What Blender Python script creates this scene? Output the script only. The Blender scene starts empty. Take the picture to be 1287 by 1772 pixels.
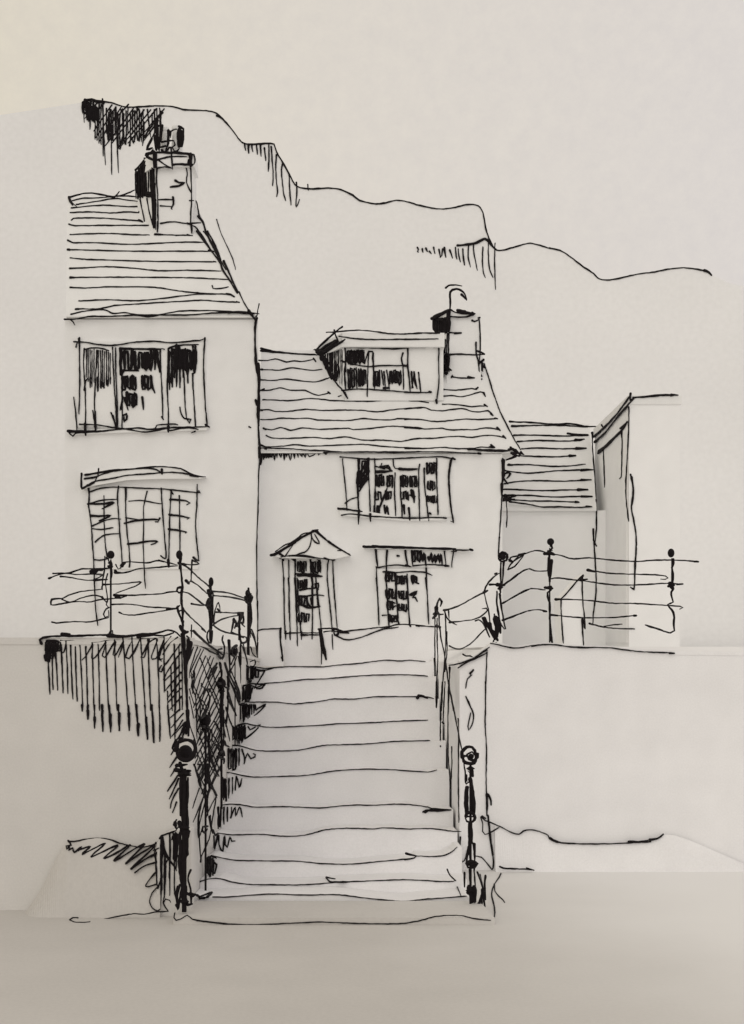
import bpy, math, random
from mathutils import Vector, geometry
from mathutils.bvhtree import BVHTree
R = random.Random(7)
# ---------------------------------------------------------------- view set-up (metres)
F, CX, HY, ZC = 2400.0, 625.0, 1130.0, 2.41      # focal length in picture units, vanishing point, eye height
SC = bpy.context.scene
C = SC.collection
def V(px, py, D):                                  # point seen at (px,py) standing D metres away
    return Vector(((px - CX) * D / F, D, ZC + (HY - py) * D / F))
def pxx(px, D): return (px - CX) * D / F
def pzz(py, D): return ZC + (HY - py) * D / F
class Plane:
    def __init__(s, p, n): s.p = Vector(p); s.n = Vector(n).normalized()
    def hit(s, px, py):
        d = Vector(((px - CX) / F, 1.0, (HY - py) / F)); o = Vector((0, 0, ZC))
        t = (s.p - o).dot(s.n) / d.dot(s.n)
        return o + d * t, d.normalized(), s.n
def P(D): return Plane((0, D, 0), (0, -1, 0))
def XS(x): return Plane((x, 0, 0), (1, 0, 0))
def ZS(z): return Plane((0, 0, z), (0, 0, 1))
def PL(a, b, c):
    a, b, c = V(*a), V(*b), V(*c); return Plane(a, (b - a).cross(c - a))
def PLV(pa, Da, pb, Db):
    a = V(pa, HY, Da); b = V(pb, HY, Db); return Plane(a, (b - a).cross(Vector((0, 0, 1))))
class Ray:                                          # marks laid on a mesh that is already built
    def __init__(s, mb):
        s.t = BVHTree.FromPolygons([v[:] for v in mb.v], [f for f, m in mb.f]); s.last = 16.0
    def hit(s, px, py):
        d = Vector(((px - CX) / F, 1.0, (HY - py) / F)).normalized(); o = Vector((0, 0, ZC))
        h = s.t.ray_cast(o, d)
        if h[0] is None: return o + d * s.last, d, Vector((0, -1, 0))
        s.last = (h[0] - o).length
        return h[0], d, h[1]
TILE = dict(a=(100,150), b=(370,200), c=(650,300), d=(950,400), e=(100,400,360), f=(100,560), g=(430,480), h=(700,480),
  i=(840,660,380), j=(430,760), k=(560,780), l=(70,790), m=(60,930), n=(260,940), o=(260,1080), p=(100,1220), q=(100,1340),
  r=(440,1000), s=(720,930), t=(920,900,320), u=(700,1180), v=(700,1360), w=(340,1260,400), y=(900,1340), z=(0,0,1287))
def conv(tile, s):
    t = TILE[tile]; k = (t[2] if len(t) > 2 else 300) / 1287.0
    return [(t[0] + float(a.split(',')[0]) * k, t[1] + float(a.split(',')[1]) * k) for a in s.split()]
def smooth(pts, step=4.0):
    if len(pts) == 2:
        (x0, y0), (x1, y1) = pts; L = math.hypot(x1 - x0, y1 - y0); n = max(2, int(L / 9))
        b = R.uniform(-.012, .012) * L
        return [(x0 + (x1 - x0) * i / n - (y1 - y0) / max(L, 1) * b * math.sin(math.pi * i / n), y0 + (y1 - y0) * i / n + (x1 - x0) / max(L, 1) * b * math.sin(math.pi * i / n)) for i in range(n + 1)]
    q = [pts[0]] + pts + [pts[-1]]; out = []
    for i in range(1, len(q) - 2):
        p0, p1, p2, p3 = q[i - 1], q[i], q[i + 1], q[i + 2]
        L = math.hypot(p2[0] - p1[0], p2[1] - p1[1]); n = max(1, min(8, int(L / step)))
        for k in range(n):
            t = k / n; r = []
            for a in (0, 1):
                m1 = (p2[a] - p0[a]) * .5; m2 = (p3[a] - p1[a]) * .5
                lim = L * .9; m1 = max(-lim, min(lim, m1)); m2 = max(-lim, min(lim, m2))
                r.append((2*t**3 - 3*t*t + 1) * p1[a] + (t**3 - 2*t*t + t) * m1 + (-2*t**3 + 3*t*t) * p2[a] + (t**3 - t*t) * m2)
            out.append(tuple(r))
    out.append(pts[-1]); return out
def mono(pts, gap):
    out = [pts[0]]
    for p in pts[1:]:
        if p[0] > out[-1][0] + gap: out.append(p)
    return out
def along(line, t):
    L = [0]
    for a, b in zip(line, line[1:]): L.append(L[-1] + math.hypot(b[0] - a[0], b[1] - a[1]))
    s = t * L[-1]
    for i in range(len(line) - 1):
        if s <= L[i + 1] or i == len(line) - 2:
            k = (s - L[i]) / max(1e-6, L[i + 1] - L[i]); a, b = line[i], line[i + 1]
            return (a[0] + (b[0] - a[0]) * k, a[1] + (b[1] - a[1]) * k)
def parse(txt):                                     # -> list of (width, [points])
    out = []
    for ln in txt.strip().splitlines():
        ln = ln.strip()
        if not ln: continue
        w = ln.split(None, 2)
        if w[0] == 'F':                             # dense scribble filling little rectangles
            _, tile, wd, rest = ln.split(None, 3); wd = float(wd)
            for rc in rest.split(';'):
                (x0, y0), (x1, y1) = conv(tile, rc); n = max(2, int((x1 - x0) / (wd * .74))); pts = []; hh = y1 - y0
                for i in range(n + 1):
                    x = x0 + (x1 - x0) * i / n
                    a, b = y0 + R.uniform(-.05, .12) * hh, y1 + R.uniform(-.2, .07) * hh
                    dx = R.uniform(-.9, .9)
                    pts += [(x + R.uniform(-.7, .7), a), (x + dx, b)] if i % 2 == 0 else [(x, b), (x + dx, a)]
                out.append((wd, pts))
        elif w[0] in 'YZ':                          # hatching between two lines: separate or zigzag
            mode, tile, wd, n, rest = ln.split(None, 4); wd = float(wd); n = int(n)
            a, b = [smooth(conv(tile, q)) for q in rest.split('/')]; pts = []
            for i in range(n):
                t = (i + R.uniform(-.16, .16)) / (n - 1); t = min(1, max(0, t))
                pa, pb = along(a, t), along(b, min(1, max(0, t + R.uniform(-.2, .2) / n)))
                k = R.uniform(-.05, .04); ww = wd * R.uniform(.8, 1.2)
                pa = (pa[0], pa[1] + k * (pb[1] - pa[1])); pb = (pb[0] - k * (pb[0] - pa[0]), pb[1] + R.uniform(-.08, .05) * (pb[1] - pa[1]))
                if mode == 'Y': out.append((ww, [pa, ((pa[0] + pb[0]) / 2 + R.uniform(-.8, .8), (pa[1] + pb[1]) / 2), pb]))
                else: pts += [pa, pb]
            if mode == 'Z': out.append((wd, pts))
        elif w[0] == 'V':
            _, tile, wd, rest = ln.split(None, 3)
            for it in rest.split():
                x, yy = it.split(':'); y0, y1 = yy.split('-')
                x0, x1 = (x.split('~') + [x])[:2]
                pa, pb = conv(tile, f'{x0},{y0} {x1},{y1}')
                out.append((float(wd) * R.uniform(.85, 1.15), [pa, ((pa[0] + pb[0]) / 2 + R.uniform(-.7, .7), (pa[1] + pb[1]) / 2), pb]))
        else:
            for st in w[2].split(';'): out.append((float(w[1]), conv(w[0], st)))
    return out
class MB:
    def __init__(s): s.v = []; s.f = []
    def add(s, vs, fs, m=0):
        k = len(s.v); s.v += [Vector(v) for v in vs]; s.f += [([i + k for i in f], m) for f in fs]
        return s
    def prism(s, pts, D, dy, m=0):                  # outline at distance D, dy metres thick
        fr = [V(x, y, D) for x, y in pts]
        return s.extr(fr, Vector((0, dy, 0)), m)
    def extr(s, fr, d, m=0):
        n = len(fr); bk = [p + d for p in fr]
        tris = geometry.tessellate_polygon([fr])
        fs = []
        nrm = Vector((0, 0, 0))
        for i in range(n): nrm += fr[i].cross(fr[(i + 1) % n])
        for t in tris:
            a, b, c = [fr[i] for i in t]
            t = list(t) if (b - a).cross(c - a).dot(d) < 0 else list(t)[::-1]
            fs.append(t); fs.append([i + n for i in t[::-1]])
        ccw = nrm.dot(d) < 0
        for i in range(n):
            j = (i + 1) % n
            fs.append([i, i + n, j + n, j] if ccw else [j, j + n, i + n, i])
        return s.add(fr + bk, fs, m)
    def box(s, x0, x1, y0, y1, z0, z1, m=0):
        vs = [(x, y, z) for z in (z0, z1) for y in (y0, y1) for x in (x0, x1)]
        return s.add(vs, [[0,2,3,1],[4,5,7,6],[0,1,5,4],[1,3,7,5],[3,2,6,7],[2,0,4,6]], m)
    def hull8(s, b, t, m=0):                        # 4 bottom + 4 top corners, both anticlockwise seen from above
        n = len(b)
        return s.add(b + t, [list(range(n))[::-1], list(range(n, 2 * n))] + [[i, (i + 1) % n, (i + 1) % n + n, i + n] for i in range(n)], m)
    def tube(s, pts, rad, m=1, n=6):
        k = len(s.v); N = len(pts); up = None
        for i, p in enumerate(pts):
            t = (pts[min(N - 1, i + 1)] - pts[max(0, i - 1)])
            if t.length < 1e-9: t = Vector((0, 0, 1))
            t.normalize()
            if up is None:
                up = Vector((0, 1, 0)) if abs(t.y) < .9 else Vector((1, 0, 0))
            u = (up - t * up.dot(t))
            if u.length < 1e-4: u = t.orthogonal()
            u.normalize(); up = u; w = t.cross(u)
            for j in range(n):
                a = 2 * math.pi * j / n
                s.v.append(p + (u * math.cos(a) + w * math.sin(a)) * rad[i])
            if i:
                for j in range(n):
                    a, b = k + (i - 1) * n + j, k + (i - 1) * n + (j + 1) % n
                    s.f.append(([a, b, b + n, a + n], m))
        s.f.append((list(range(k, k + n))[::-1], m)); s.f.append((list(range(k + (N - 1) * n, k + N * n)), m))
        return s
    def ink(s, surf, txt, m=1, free=False, wk=1.0):
        for wd, pts in parse(txt):
            wd *= wk * (.86 if wd < 4 else .92)
            q = smooth(pts); L = sum(math.hypot(b[0]-a[0], b[1]-a[1]) for a, b in zip(q, q[1:]))
            if len(q) < 2: continue
            P3 = []; rr = []; run = 0; ph = R.uniform(0, 6); N = len(q)
            for i, (x, y) in enumerate(q):
                if i: run += math.hypot(x - q[i-1][0], y - q[i-1][1])
                h, d, nn = surf.hit(x + R.uniform(-.27, .27), y + R.uniform(-.27, .27))
                D = h.y; r = wd * .5 * D / F
                r *= 1 + .16 * math.sin(run * .09 + ph) + .1 * math.sin(run * .31 + ph * 2) + R.uniform(-.07, .07)
                e = min(run, L - run)
                if run < wd * 1.2: r *= 1.12
                if L - run < wd * 2.5: r *= .62 + .38 * max(0, (L - run)) / (wd * 2.5)
                if not free:
                    c = max(.06, abs(nn.dot(d))); h = h - d * min(.12, (r * .35 + .002) / c)
                P3.append(h); rr.append(r)
            # rounded pen ends
            a = (P3[0] - P3[1]).normalized() * rr[0] * .7; b = (P3[-1] - P3[-2]).normalized() * rr[-1] * .7
            P3 = [P3[0] + a] + P3 + [P3[-1] + b]; rr = [rr[0] * .45] + rr + [rr[-1] * .4]
            s.tube(P3, rr, m)
        return s
    def ball(s, c, r, m=1, nu=14, nv=9, sz=1.0):
        k = len(s.v)
        for i in range(nv + 1):
            th = math.pi * i / nv
            for j in range(nu):
                a = 2 * math.pi * j / nu
                s.v.append(c + Vector((math.sin(th) * math.cos(a) * r, math.sin(th) * math.sin(a) * r, math.cos(th) * r * sz)))
        for i in range(nv):
            for j in range(nu):
                a, b = k + i * nu + j, k + i * nu + (j + 1) % nu
                s.f.append(([a, a + nu, b + nu, b], m))
        return s
    def lathe(s, px, D, prof, m=1, n=12):           # prof: (py, half width in picture units), a turned iron piece
        k = len(s.v); x = pxx(px, D)
        for py, hw in prof:
            for j in range(n):
                a = 2 * math.pi * j / n; r = hw * D / F
                s.v.append(Vector((x + math.cos(a) * r, D + math.sin(a) * r, pzz(py, D))))
        for i in range(len(prof) - 1):
            for j in range(n):
                a, b = k + i * n + j, k + i * n + (j + 1) % n
                s.f.append(([a, a + n, b + n, b], m))
        s.f.append((list(range(k, k + n)), m)); q = k + (len(prof) - 1) * n; s.f.append((list(range(q, q + n))[::-1], m))
        return s
    def build(s, name, mats, parent=None, label=None):
        off = parent_world(parent)
        me = bpy.data.meshes.new(name); me.from_pydata([v - off for v in s.v], [], [f for f, m in s.f])
        for mt in mats: me.materials.append(mt)
        me.polygons.foreach_set('material_index', [m for f, m in s.f]); me.update()
        o = bpy.data.objects.new(name, me); C.objects.link(o)
        if parent is not None: o.parent = parent
        if label: o['label'] = label
        return o
def parent_world(p):
    o = Vector((0, 0, 0))
    while p is not None: o += p.location; p = p.parent
    return o
def thing(name, label, cat, loc, group=None):
    o = bpy.data.objects.new(name, None); o.location = loc; o.empty_display_size = .3; C.objects.link(o)
    o['label'] = label; o['category'] = cat
    if group: o['group'] = group
    return o
# ---------------------------------------------------------------- materials
def paper(name, col, grain=.06, sc=9.0):
    m = bpy.data.materials.new(name); m.use_nodes = True; nt = m.node_tree; b = nt.nodes['Principled BSDF']
    b.inputs['Roughness'].default_value = .92; b.inputs['Specular IOR Level'].default_value = .12
    tc = nt.nodes.new('ShaderNodeTexCoord'); n1 = nt.nodes.new('ShaderNodeTexNoise'); n2 = nt.nodes.new('ShaderNodeTexNoise')
    n1.inputs['Scale'].default_value = sc * 6; n1.inputs['Detail'].default_value = 6; n2.inputs['Scale'].default_value = sc * .25; n2.inputs['Detail'].default_value = 3
    for n in (n1, n2): nt.links.new(tc.outputs['Object'], n.inputs['Vector'])
    mx = nt.nodes.new('ShaderNodeMix'); mx.data_type = 'RGBA'; mx.inputs[0].default_value = .5
    nt.links.new(n1.outputs['Fac'], mx.inputs[6]); nt.links.new(n2.outputs['Fac'], mx.inputs[7])
    rp = nt.nodes.new('ShaderNodeValToRGB'); rp.color_ramp.elements[0].position = .3; rp.color_ramp.elements[1].position = .7
    rp.color_ramp.elements[0].color = (*[c * (1 - grain) for c in col], 1); rp.color_ramp.elements[1].color = (*[min(.95, c * (1 + grain)) for c in col], 1)
    nt.links.new(mx.outputs[2], rp.inputs['Fac']); nt.links.new(rp.outputs['Color'], b.inputs['Base Color'])
    bp = nt.nodes.new('ShaderNodeBump'); bp.inputs['Strength'].default_value = .05; bp.inputs['Distance'].default_value = .01
    nt.links.new(n1.outputs['Fac'], bp.inputs['Height']); nt.links.new(bp.outputs['Normal'], b.inputs['Normal'])
    return m
def inkmat(name, col):
    m = bpy.data.materials.new(name); m.use_nodes = True; nt = m.node_tree; b = nt.nodes['Principled BSDF']
    b.inputs['Roughness'].default_value = .75; b.inputs['Specular IOR Level'].default_value = .1
    n1 = nt.nodes.new('ShaderNodeTexNoise'); n1.inputs['Scale'].default_value = 30
    rp = nt.nodes.new('ShaderNodeValToRGB'); rp.color_ramp.elements[0].color = (*[c * .6 for c in col], 1); rp.color_ramp.elements[1].color = (*[c * 1.8 for c in col], 1)
    nt.links.new(n1.outputs['Fac'], rp.inputs['Fac']); nt.links.new(rp.outputs['Color'], b.inputs['Base Color'])
    return m
INK = inkmat('black_ink_paint', (.010, .008, .009))
WALL = paper('whitewashed_render', (.865, .865, .865))
ROOF = paper('pale_roof_slate', (.84, .84, .835))
TRIM = paper('white_joinery_paint', (.86, .86, .855))
LITWALL = paper('lit_whitewash', (.925, .925, .925))  # paler copy of the wall render, offsetting the shade in the right recess
STONE = paper('pale_stone', (.89, .885, .895))
DARKSTONE = paper('darker_stone', (.69, .675, .655))  # plain stone in a darker tone, for the left wall and pier
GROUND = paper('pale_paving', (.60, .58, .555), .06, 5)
HILL = paper('pale_hill_chalk', (.875, .875, .88), .05, .6)
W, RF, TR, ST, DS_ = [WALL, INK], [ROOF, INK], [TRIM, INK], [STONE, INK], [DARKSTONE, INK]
GR, HL = [GROUND, INK], [HILL, INK]
# light falloff painted into ground colour: darker near left, patchily paler far right
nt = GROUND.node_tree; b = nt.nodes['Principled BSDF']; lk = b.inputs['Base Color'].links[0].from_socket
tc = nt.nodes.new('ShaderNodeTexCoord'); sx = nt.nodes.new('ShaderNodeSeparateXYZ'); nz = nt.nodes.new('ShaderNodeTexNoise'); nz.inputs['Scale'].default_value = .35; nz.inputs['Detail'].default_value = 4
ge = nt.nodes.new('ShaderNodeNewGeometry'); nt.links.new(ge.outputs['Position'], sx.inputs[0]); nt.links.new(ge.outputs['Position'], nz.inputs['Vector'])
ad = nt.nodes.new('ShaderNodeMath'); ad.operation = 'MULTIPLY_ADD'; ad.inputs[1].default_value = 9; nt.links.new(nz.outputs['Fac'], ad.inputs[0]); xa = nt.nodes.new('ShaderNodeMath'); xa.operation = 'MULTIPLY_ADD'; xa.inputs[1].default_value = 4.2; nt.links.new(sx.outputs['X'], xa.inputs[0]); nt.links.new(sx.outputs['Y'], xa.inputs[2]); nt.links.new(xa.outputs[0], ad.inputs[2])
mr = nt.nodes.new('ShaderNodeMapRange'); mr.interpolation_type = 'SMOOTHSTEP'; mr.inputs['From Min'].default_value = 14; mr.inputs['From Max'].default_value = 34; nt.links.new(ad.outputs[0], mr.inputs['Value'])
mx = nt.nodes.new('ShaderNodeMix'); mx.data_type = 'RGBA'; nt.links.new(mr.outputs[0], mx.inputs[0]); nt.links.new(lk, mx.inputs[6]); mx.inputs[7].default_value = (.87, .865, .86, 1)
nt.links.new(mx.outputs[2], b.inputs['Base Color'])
# ================================================================ SETTING
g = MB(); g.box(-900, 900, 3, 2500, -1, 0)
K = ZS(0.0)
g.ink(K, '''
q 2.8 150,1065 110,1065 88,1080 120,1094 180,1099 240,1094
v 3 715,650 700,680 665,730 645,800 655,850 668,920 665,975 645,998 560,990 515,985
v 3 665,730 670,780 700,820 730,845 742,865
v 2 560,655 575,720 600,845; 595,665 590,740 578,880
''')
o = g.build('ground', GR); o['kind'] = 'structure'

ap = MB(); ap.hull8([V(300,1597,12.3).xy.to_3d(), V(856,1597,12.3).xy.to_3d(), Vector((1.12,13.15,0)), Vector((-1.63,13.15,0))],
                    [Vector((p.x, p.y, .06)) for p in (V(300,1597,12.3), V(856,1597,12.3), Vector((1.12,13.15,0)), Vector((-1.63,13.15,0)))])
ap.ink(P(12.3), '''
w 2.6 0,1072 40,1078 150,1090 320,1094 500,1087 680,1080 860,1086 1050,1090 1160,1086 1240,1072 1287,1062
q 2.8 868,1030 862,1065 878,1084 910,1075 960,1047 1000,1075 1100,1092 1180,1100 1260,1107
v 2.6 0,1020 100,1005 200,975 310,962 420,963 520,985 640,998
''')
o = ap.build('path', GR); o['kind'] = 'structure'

RIDGE = (conv('a', '190,115 240,95 400,120 500,150 600,150 700,143 800,143 870,152 930,170 1020,175 1100,178 1160,190 1210,225 1287,310') +
         conv('b', '60,22 130,100 190,180 215,205 300,215 420,205 450,225 465,270 530,380 600,510 640,535 720,545 850,538 940,550 1030,590 1080,630 1200,655 1287,645') +
         conv('c', '60,222 150,200 230,210 300,232 450,262 560,258 680,232 760,240 795,290 820,420 850,500 900,570 1000,555 1130,520 1200,530 1287,555') +
         conv('d', '80,143 150,185 240,255 330,315 375,355 450,362 540,345 640,322 800,300 900,280 1000,272 1080,280 1160,295 1205,325'))
h = MB(); DH = 80.0
rs = smooth(RIDGE, 6)
rs = [(-120, 240), (-40, 205), (60, 190), (118, 181)] + rs + [(1260, 489), (1330, 505), (1420, 560)]
rs = mono(rs, .4)
n = len(rs); dz = 5.4
top = [V(x, y, DH) for x, y in rs]
foot = [Vector((p.x, DH, -.5)) for p in top]
bk = [Vector((p.x * 1.06, DH + 9, p.z * .93)) for p in top]
bf = [Vector((p.x * 1.2, DH + 30, -.5)) for p in top]
vs = top + foot + bk + bf; fs = []
for i in range(n - 1):
    fs += [[i, i + n, i + n + 1, i + 1], [i, i + 1, i + 2*n + 1, i + 2*n], [i + 2*n, i + 2*n + 1, i + 3*n + 1, i + 3*n]]
for e in (0, n - 1): fs.append([e, e + n, e + 3*n, e + 2*n])
h.add(vs, fs)
h.ink(P(DH), '''
a 3.2 185,112 240,98 400,120 500,150 600,150 700,143 800,143 870,152 930,170 1020,175 1100,178 1160,190 1210,225 1287,310
b 3.2 20,0 60,22 130,100 190,180 215,205
b 3.6 205,195 240,210 300,213 420,205 445,212 455,240 465,270 530,380 600,510 640,535 720,545 850,538 940,550 1030,590 1080,630 1200,655 1287,645
c 3.2 0,228 60,222 150,200 230,210 300,232 450,262 560,258 680,232 760,240 795,290 820,420 850,500 900,570 1000,555 1130,520 1200,530 1287,555
d 3.2 0,125 80,143 150,185 240,255 330,315 375,355 450,362 540,345 640,322 800,300 900,280 1000,272 1080,280 1160,295
d 4.6 1150,290 1185,305 1207,328
F a 5 188,115 232,205; 205,98 262,160; 215,150 272,255; 245,150 300,250
a 6 190,120 215,100 250,95 290,110 330,118
V a 2.9 195:120-265 208:130-210 222:110-225 238:150-318 252:150-260 275:230-390 290:150-400 305:110-420 320:130-430 332~335:90-515 335~352:110-582 360:160-350 375:190-290 385:160-330
V a 2.9 395~400:170-655 408:180-400 425:160-360 430~450:150-640 445:200-460 462:210-465 480:165-420 490:200-400 505:180-430 520:150-350 538:200-440 555:170-350 570:180-410 588:160-400 605:170-405 620:200-410 632:170-390 642~628:260-438 665~688:170-375 700:200-300 715:170-400 735:160-420 755:160-480 765~772:180-440
F a 3.2 368,290 412,400
a 2.8 300,110 200,235; 345,120 225,260; 400,135 265,330; 430,150 280,380; 470,150 310,405; 525,130 350,330; 560,160 350,440; 600,165 400,420; 640,170 440,465; 690,170 470,440; 730,165 520,420; 790,165 590,400; 780,190 640,370; 745,250 640,400
a 3.2 530,440 545,370 560,420 580,340 600,400 625,310 640,380 680,300; 470,170 455,250 440,390 460,465 480,370 500,430
V b 3.6 228~235:210-258 258:215-278 280~290:215-270 315~322:220-288 345~350:215-302 375~385:240-335 408~404:215-415
b 3.2 425,230 430,300 440,450 434,522; 465,290 458,380 465,500 473,570 465,602; 510,360 500,400 510,520 520,590 532,632; 558,440 562,540 572,665; 612,495 615,560 610,678 635,622; 697,512 700,555
c 5 605,535 650,532 740,518 810,485 830,495 860,535 900,572
c 4.2 310,550 318,565 308,582 318,585; 345,560 350,585; 372,555 382,580; 398,580 412,597; 430,550 440,595
V c 3.4 470~480:565-625 510~520:550-622 548~570:570-628 592~602:550-635 612~628:560-658 645~658:560-680
c 2.8 495,560 490,610 478,625; 690,535 685,620 703,695; 725,525 730,600 755,722; 795,545 792,650 800,740 815,775; 835,520 838,650 850,730 872,775; 885,518 882,650 888,862
b 2.2 20,770 60,890 120,1020 150,1100 160,1145
''')
o = h.build('hill', HL); o['kind'] = 'structure'

tr = MB()
z = 2.5
def slab(pts, z0, z1):
    tr.hull8([Vector((x, y, z0)) for x, y in pts], [Vector((x, y, z1)) for x, y in pts])
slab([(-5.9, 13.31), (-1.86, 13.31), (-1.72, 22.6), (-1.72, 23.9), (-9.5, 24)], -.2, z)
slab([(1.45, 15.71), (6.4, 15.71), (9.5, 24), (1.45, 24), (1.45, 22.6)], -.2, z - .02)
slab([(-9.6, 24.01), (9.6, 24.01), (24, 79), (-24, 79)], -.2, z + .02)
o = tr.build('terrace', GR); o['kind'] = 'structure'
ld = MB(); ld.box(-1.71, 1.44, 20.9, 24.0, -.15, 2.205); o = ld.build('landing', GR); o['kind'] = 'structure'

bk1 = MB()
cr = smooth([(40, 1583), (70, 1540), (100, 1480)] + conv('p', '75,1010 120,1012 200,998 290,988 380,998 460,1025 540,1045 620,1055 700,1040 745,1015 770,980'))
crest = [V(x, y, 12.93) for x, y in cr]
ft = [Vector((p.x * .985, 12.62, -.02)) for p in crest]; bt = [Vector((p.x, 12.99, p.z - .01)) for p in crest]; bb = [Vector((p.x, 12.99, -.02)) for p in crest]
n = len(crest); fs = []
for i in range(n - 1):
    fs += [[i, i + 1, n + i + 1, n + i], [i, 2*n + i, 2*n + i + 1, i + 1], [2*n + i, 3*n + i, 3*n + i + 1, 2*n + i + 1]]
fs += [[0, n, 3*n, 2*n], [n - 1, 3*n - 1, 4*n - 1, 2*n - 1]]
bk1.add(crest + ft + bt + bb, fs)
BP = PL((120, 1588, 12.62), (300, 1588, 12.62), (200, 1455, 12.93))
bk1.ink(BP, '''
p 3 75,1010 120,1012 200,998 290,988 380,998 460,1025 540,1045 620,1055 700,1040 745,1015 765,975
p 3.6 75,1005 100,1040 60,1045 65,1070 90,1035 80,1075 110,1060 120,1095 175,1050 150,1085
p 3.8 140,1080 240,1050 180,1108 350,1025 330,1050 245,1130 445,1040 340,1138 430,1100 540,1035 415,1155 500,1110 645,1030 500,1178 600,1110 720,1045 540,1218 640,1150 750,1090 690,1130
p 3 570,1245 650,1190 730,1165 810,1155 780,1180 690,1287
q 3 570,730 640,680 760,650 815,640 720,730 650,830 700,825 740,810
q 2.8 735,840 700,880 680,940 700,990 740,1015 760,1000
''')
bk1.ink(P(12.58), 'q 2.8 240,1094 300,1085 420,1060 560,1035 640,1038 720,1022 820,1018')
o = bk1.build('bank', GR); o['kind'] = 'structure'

bk2 = MB()
cr = smooth(conv('u', '560,1010 600,1030 640,1040 720,1080 800,1120 850,1130 880,1108 930,1098 1000,1110 1065,1140 1080,1165 1130,1190 1287,1200') +
            conv('y', '400,515 600,516 800,510 900,497 1000,480 1060,450') + [(1175, 1448), (1230, 1470), (1300, 1500)])
crest = [V(x, y, 15.37) for x, y in mono(cr, .2) if x > 853]
ft = [Vector((p.x, 15.26, -.02)) for p in crest]; bb = [Vector((p.x, 15.39, -.02)) for p in crest]
n = len(crest); fs = []
for i in range(n - 1): fs += [[i, i + 1, n + i + 1, n + i], [i, 2*n + i, 2*n + i + 1, i + 1]]
fs += [[0, n, 2*n], [n - 1, 3*n - 1, 2*n - 1]]
bk2.add(crest + ft + bb, fs)
bk2.ink(P(15.355), '''
u 3 570,1000 600,1030 640,1045 720,1080 800,1120 850,1130 880,1108 930,1098 1000,1110 1065,1140 1075,1165 1130,1190 1287,1200
u 3 600,1015 575,995 565,1005 580,1060 578,1110 595,1132 640,1115 700,1080
y 3 220,470 300,508 400,515 600,516 800,510 900,497 1000,480 1050,462
y 5 805,500 880,502 970,500; 960,485 1020,475 1062,445
''')
bk2.ink(P(15.22), 'v 3.6 705,598 730,610 800,615 890,618 960,626; 905,610 960,626')
o = bk2.build('bank', ST); o['kind'] = 'structure'

# ================================================================ THE STEPS
st = thing('stone_steps', 'broad flight of pale stone steps rising between the two retaining walls', 'steps', (-.25, 13.2, 0))
NOSE = [ # traced from the left end to the right end of each nosing, bottom step first
 'w 90,940 180,940 400,925 600,930 780,928 900,942 1050,958 1150,965 1287,952 @ v 0,855 200,840 420,822 460,820',
 'w 15,858 60,842 120,838 200,858 280,870 450,873 620,872 800,858 950,852 1150,845 1287,850 @ v 0,695 120,700 250,710 360,710 380,700',
 'w 90,712 200,735 380,740 560,742 700,755 850,758 1000,745 1210,725 @ v 20,510 90,522 200,525 290,518 350,490 390,455',
 'w 115,585 200,595 360,592 480,603 600,597 720,567 850,558 980,562 1050,556 1180,562 1287,560 @ u 0,1090 150,1088 250,1095 340,1108 420,1112',
 'w 110,435 170,425 240,427 320,440 500,438 680,445 860,430 1000,430 1100,424 1190,427 1287,440 @ u 0,905 90,915 200,940 345,950',
 'w 140,258 180,248 300,272 460,270 620,263 760,240 900,230 1080,232 1287,245 @ u 0,660 170,670 240,655',
 'w 180,98 230,98 340,125 460,128 580,122 700,98 800,93 950,88 1100,75 1287,70 @ u 0,440 100,435 188,436',
 'o 640,760 700,740 760,750 860,765 1000,765 1287,750 @ r 0,1100 200,1107 400,1098 600,1085 900,1075 1050,1065 1287,1058',
 'o 700,580 850,580 960,582 1060,593 1160,585 1287,570 @ r 0,922 150,925 280,937 400,925 580,900 740,900 880,885 1050,882 1287,885 @ u 90,105 140,108 218,125',
 'o 720,440 790,470 850,442 1000,430 1150,412 1287,408 @ r 80,788 200,770 400,760 500,748 620,742 720,733 900,722 1100,720 1180,722 1287,730',
 'o 710,310 780,318 850,330 930,322 1050,316 1287,318 @ r 0,680 60,675 140,675 240,658 480,663 600,650 800,633 960,613 1080,618 1150,612 1268,622']
SD = [13.2 + .7 * i for i in range(11)]
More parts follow.
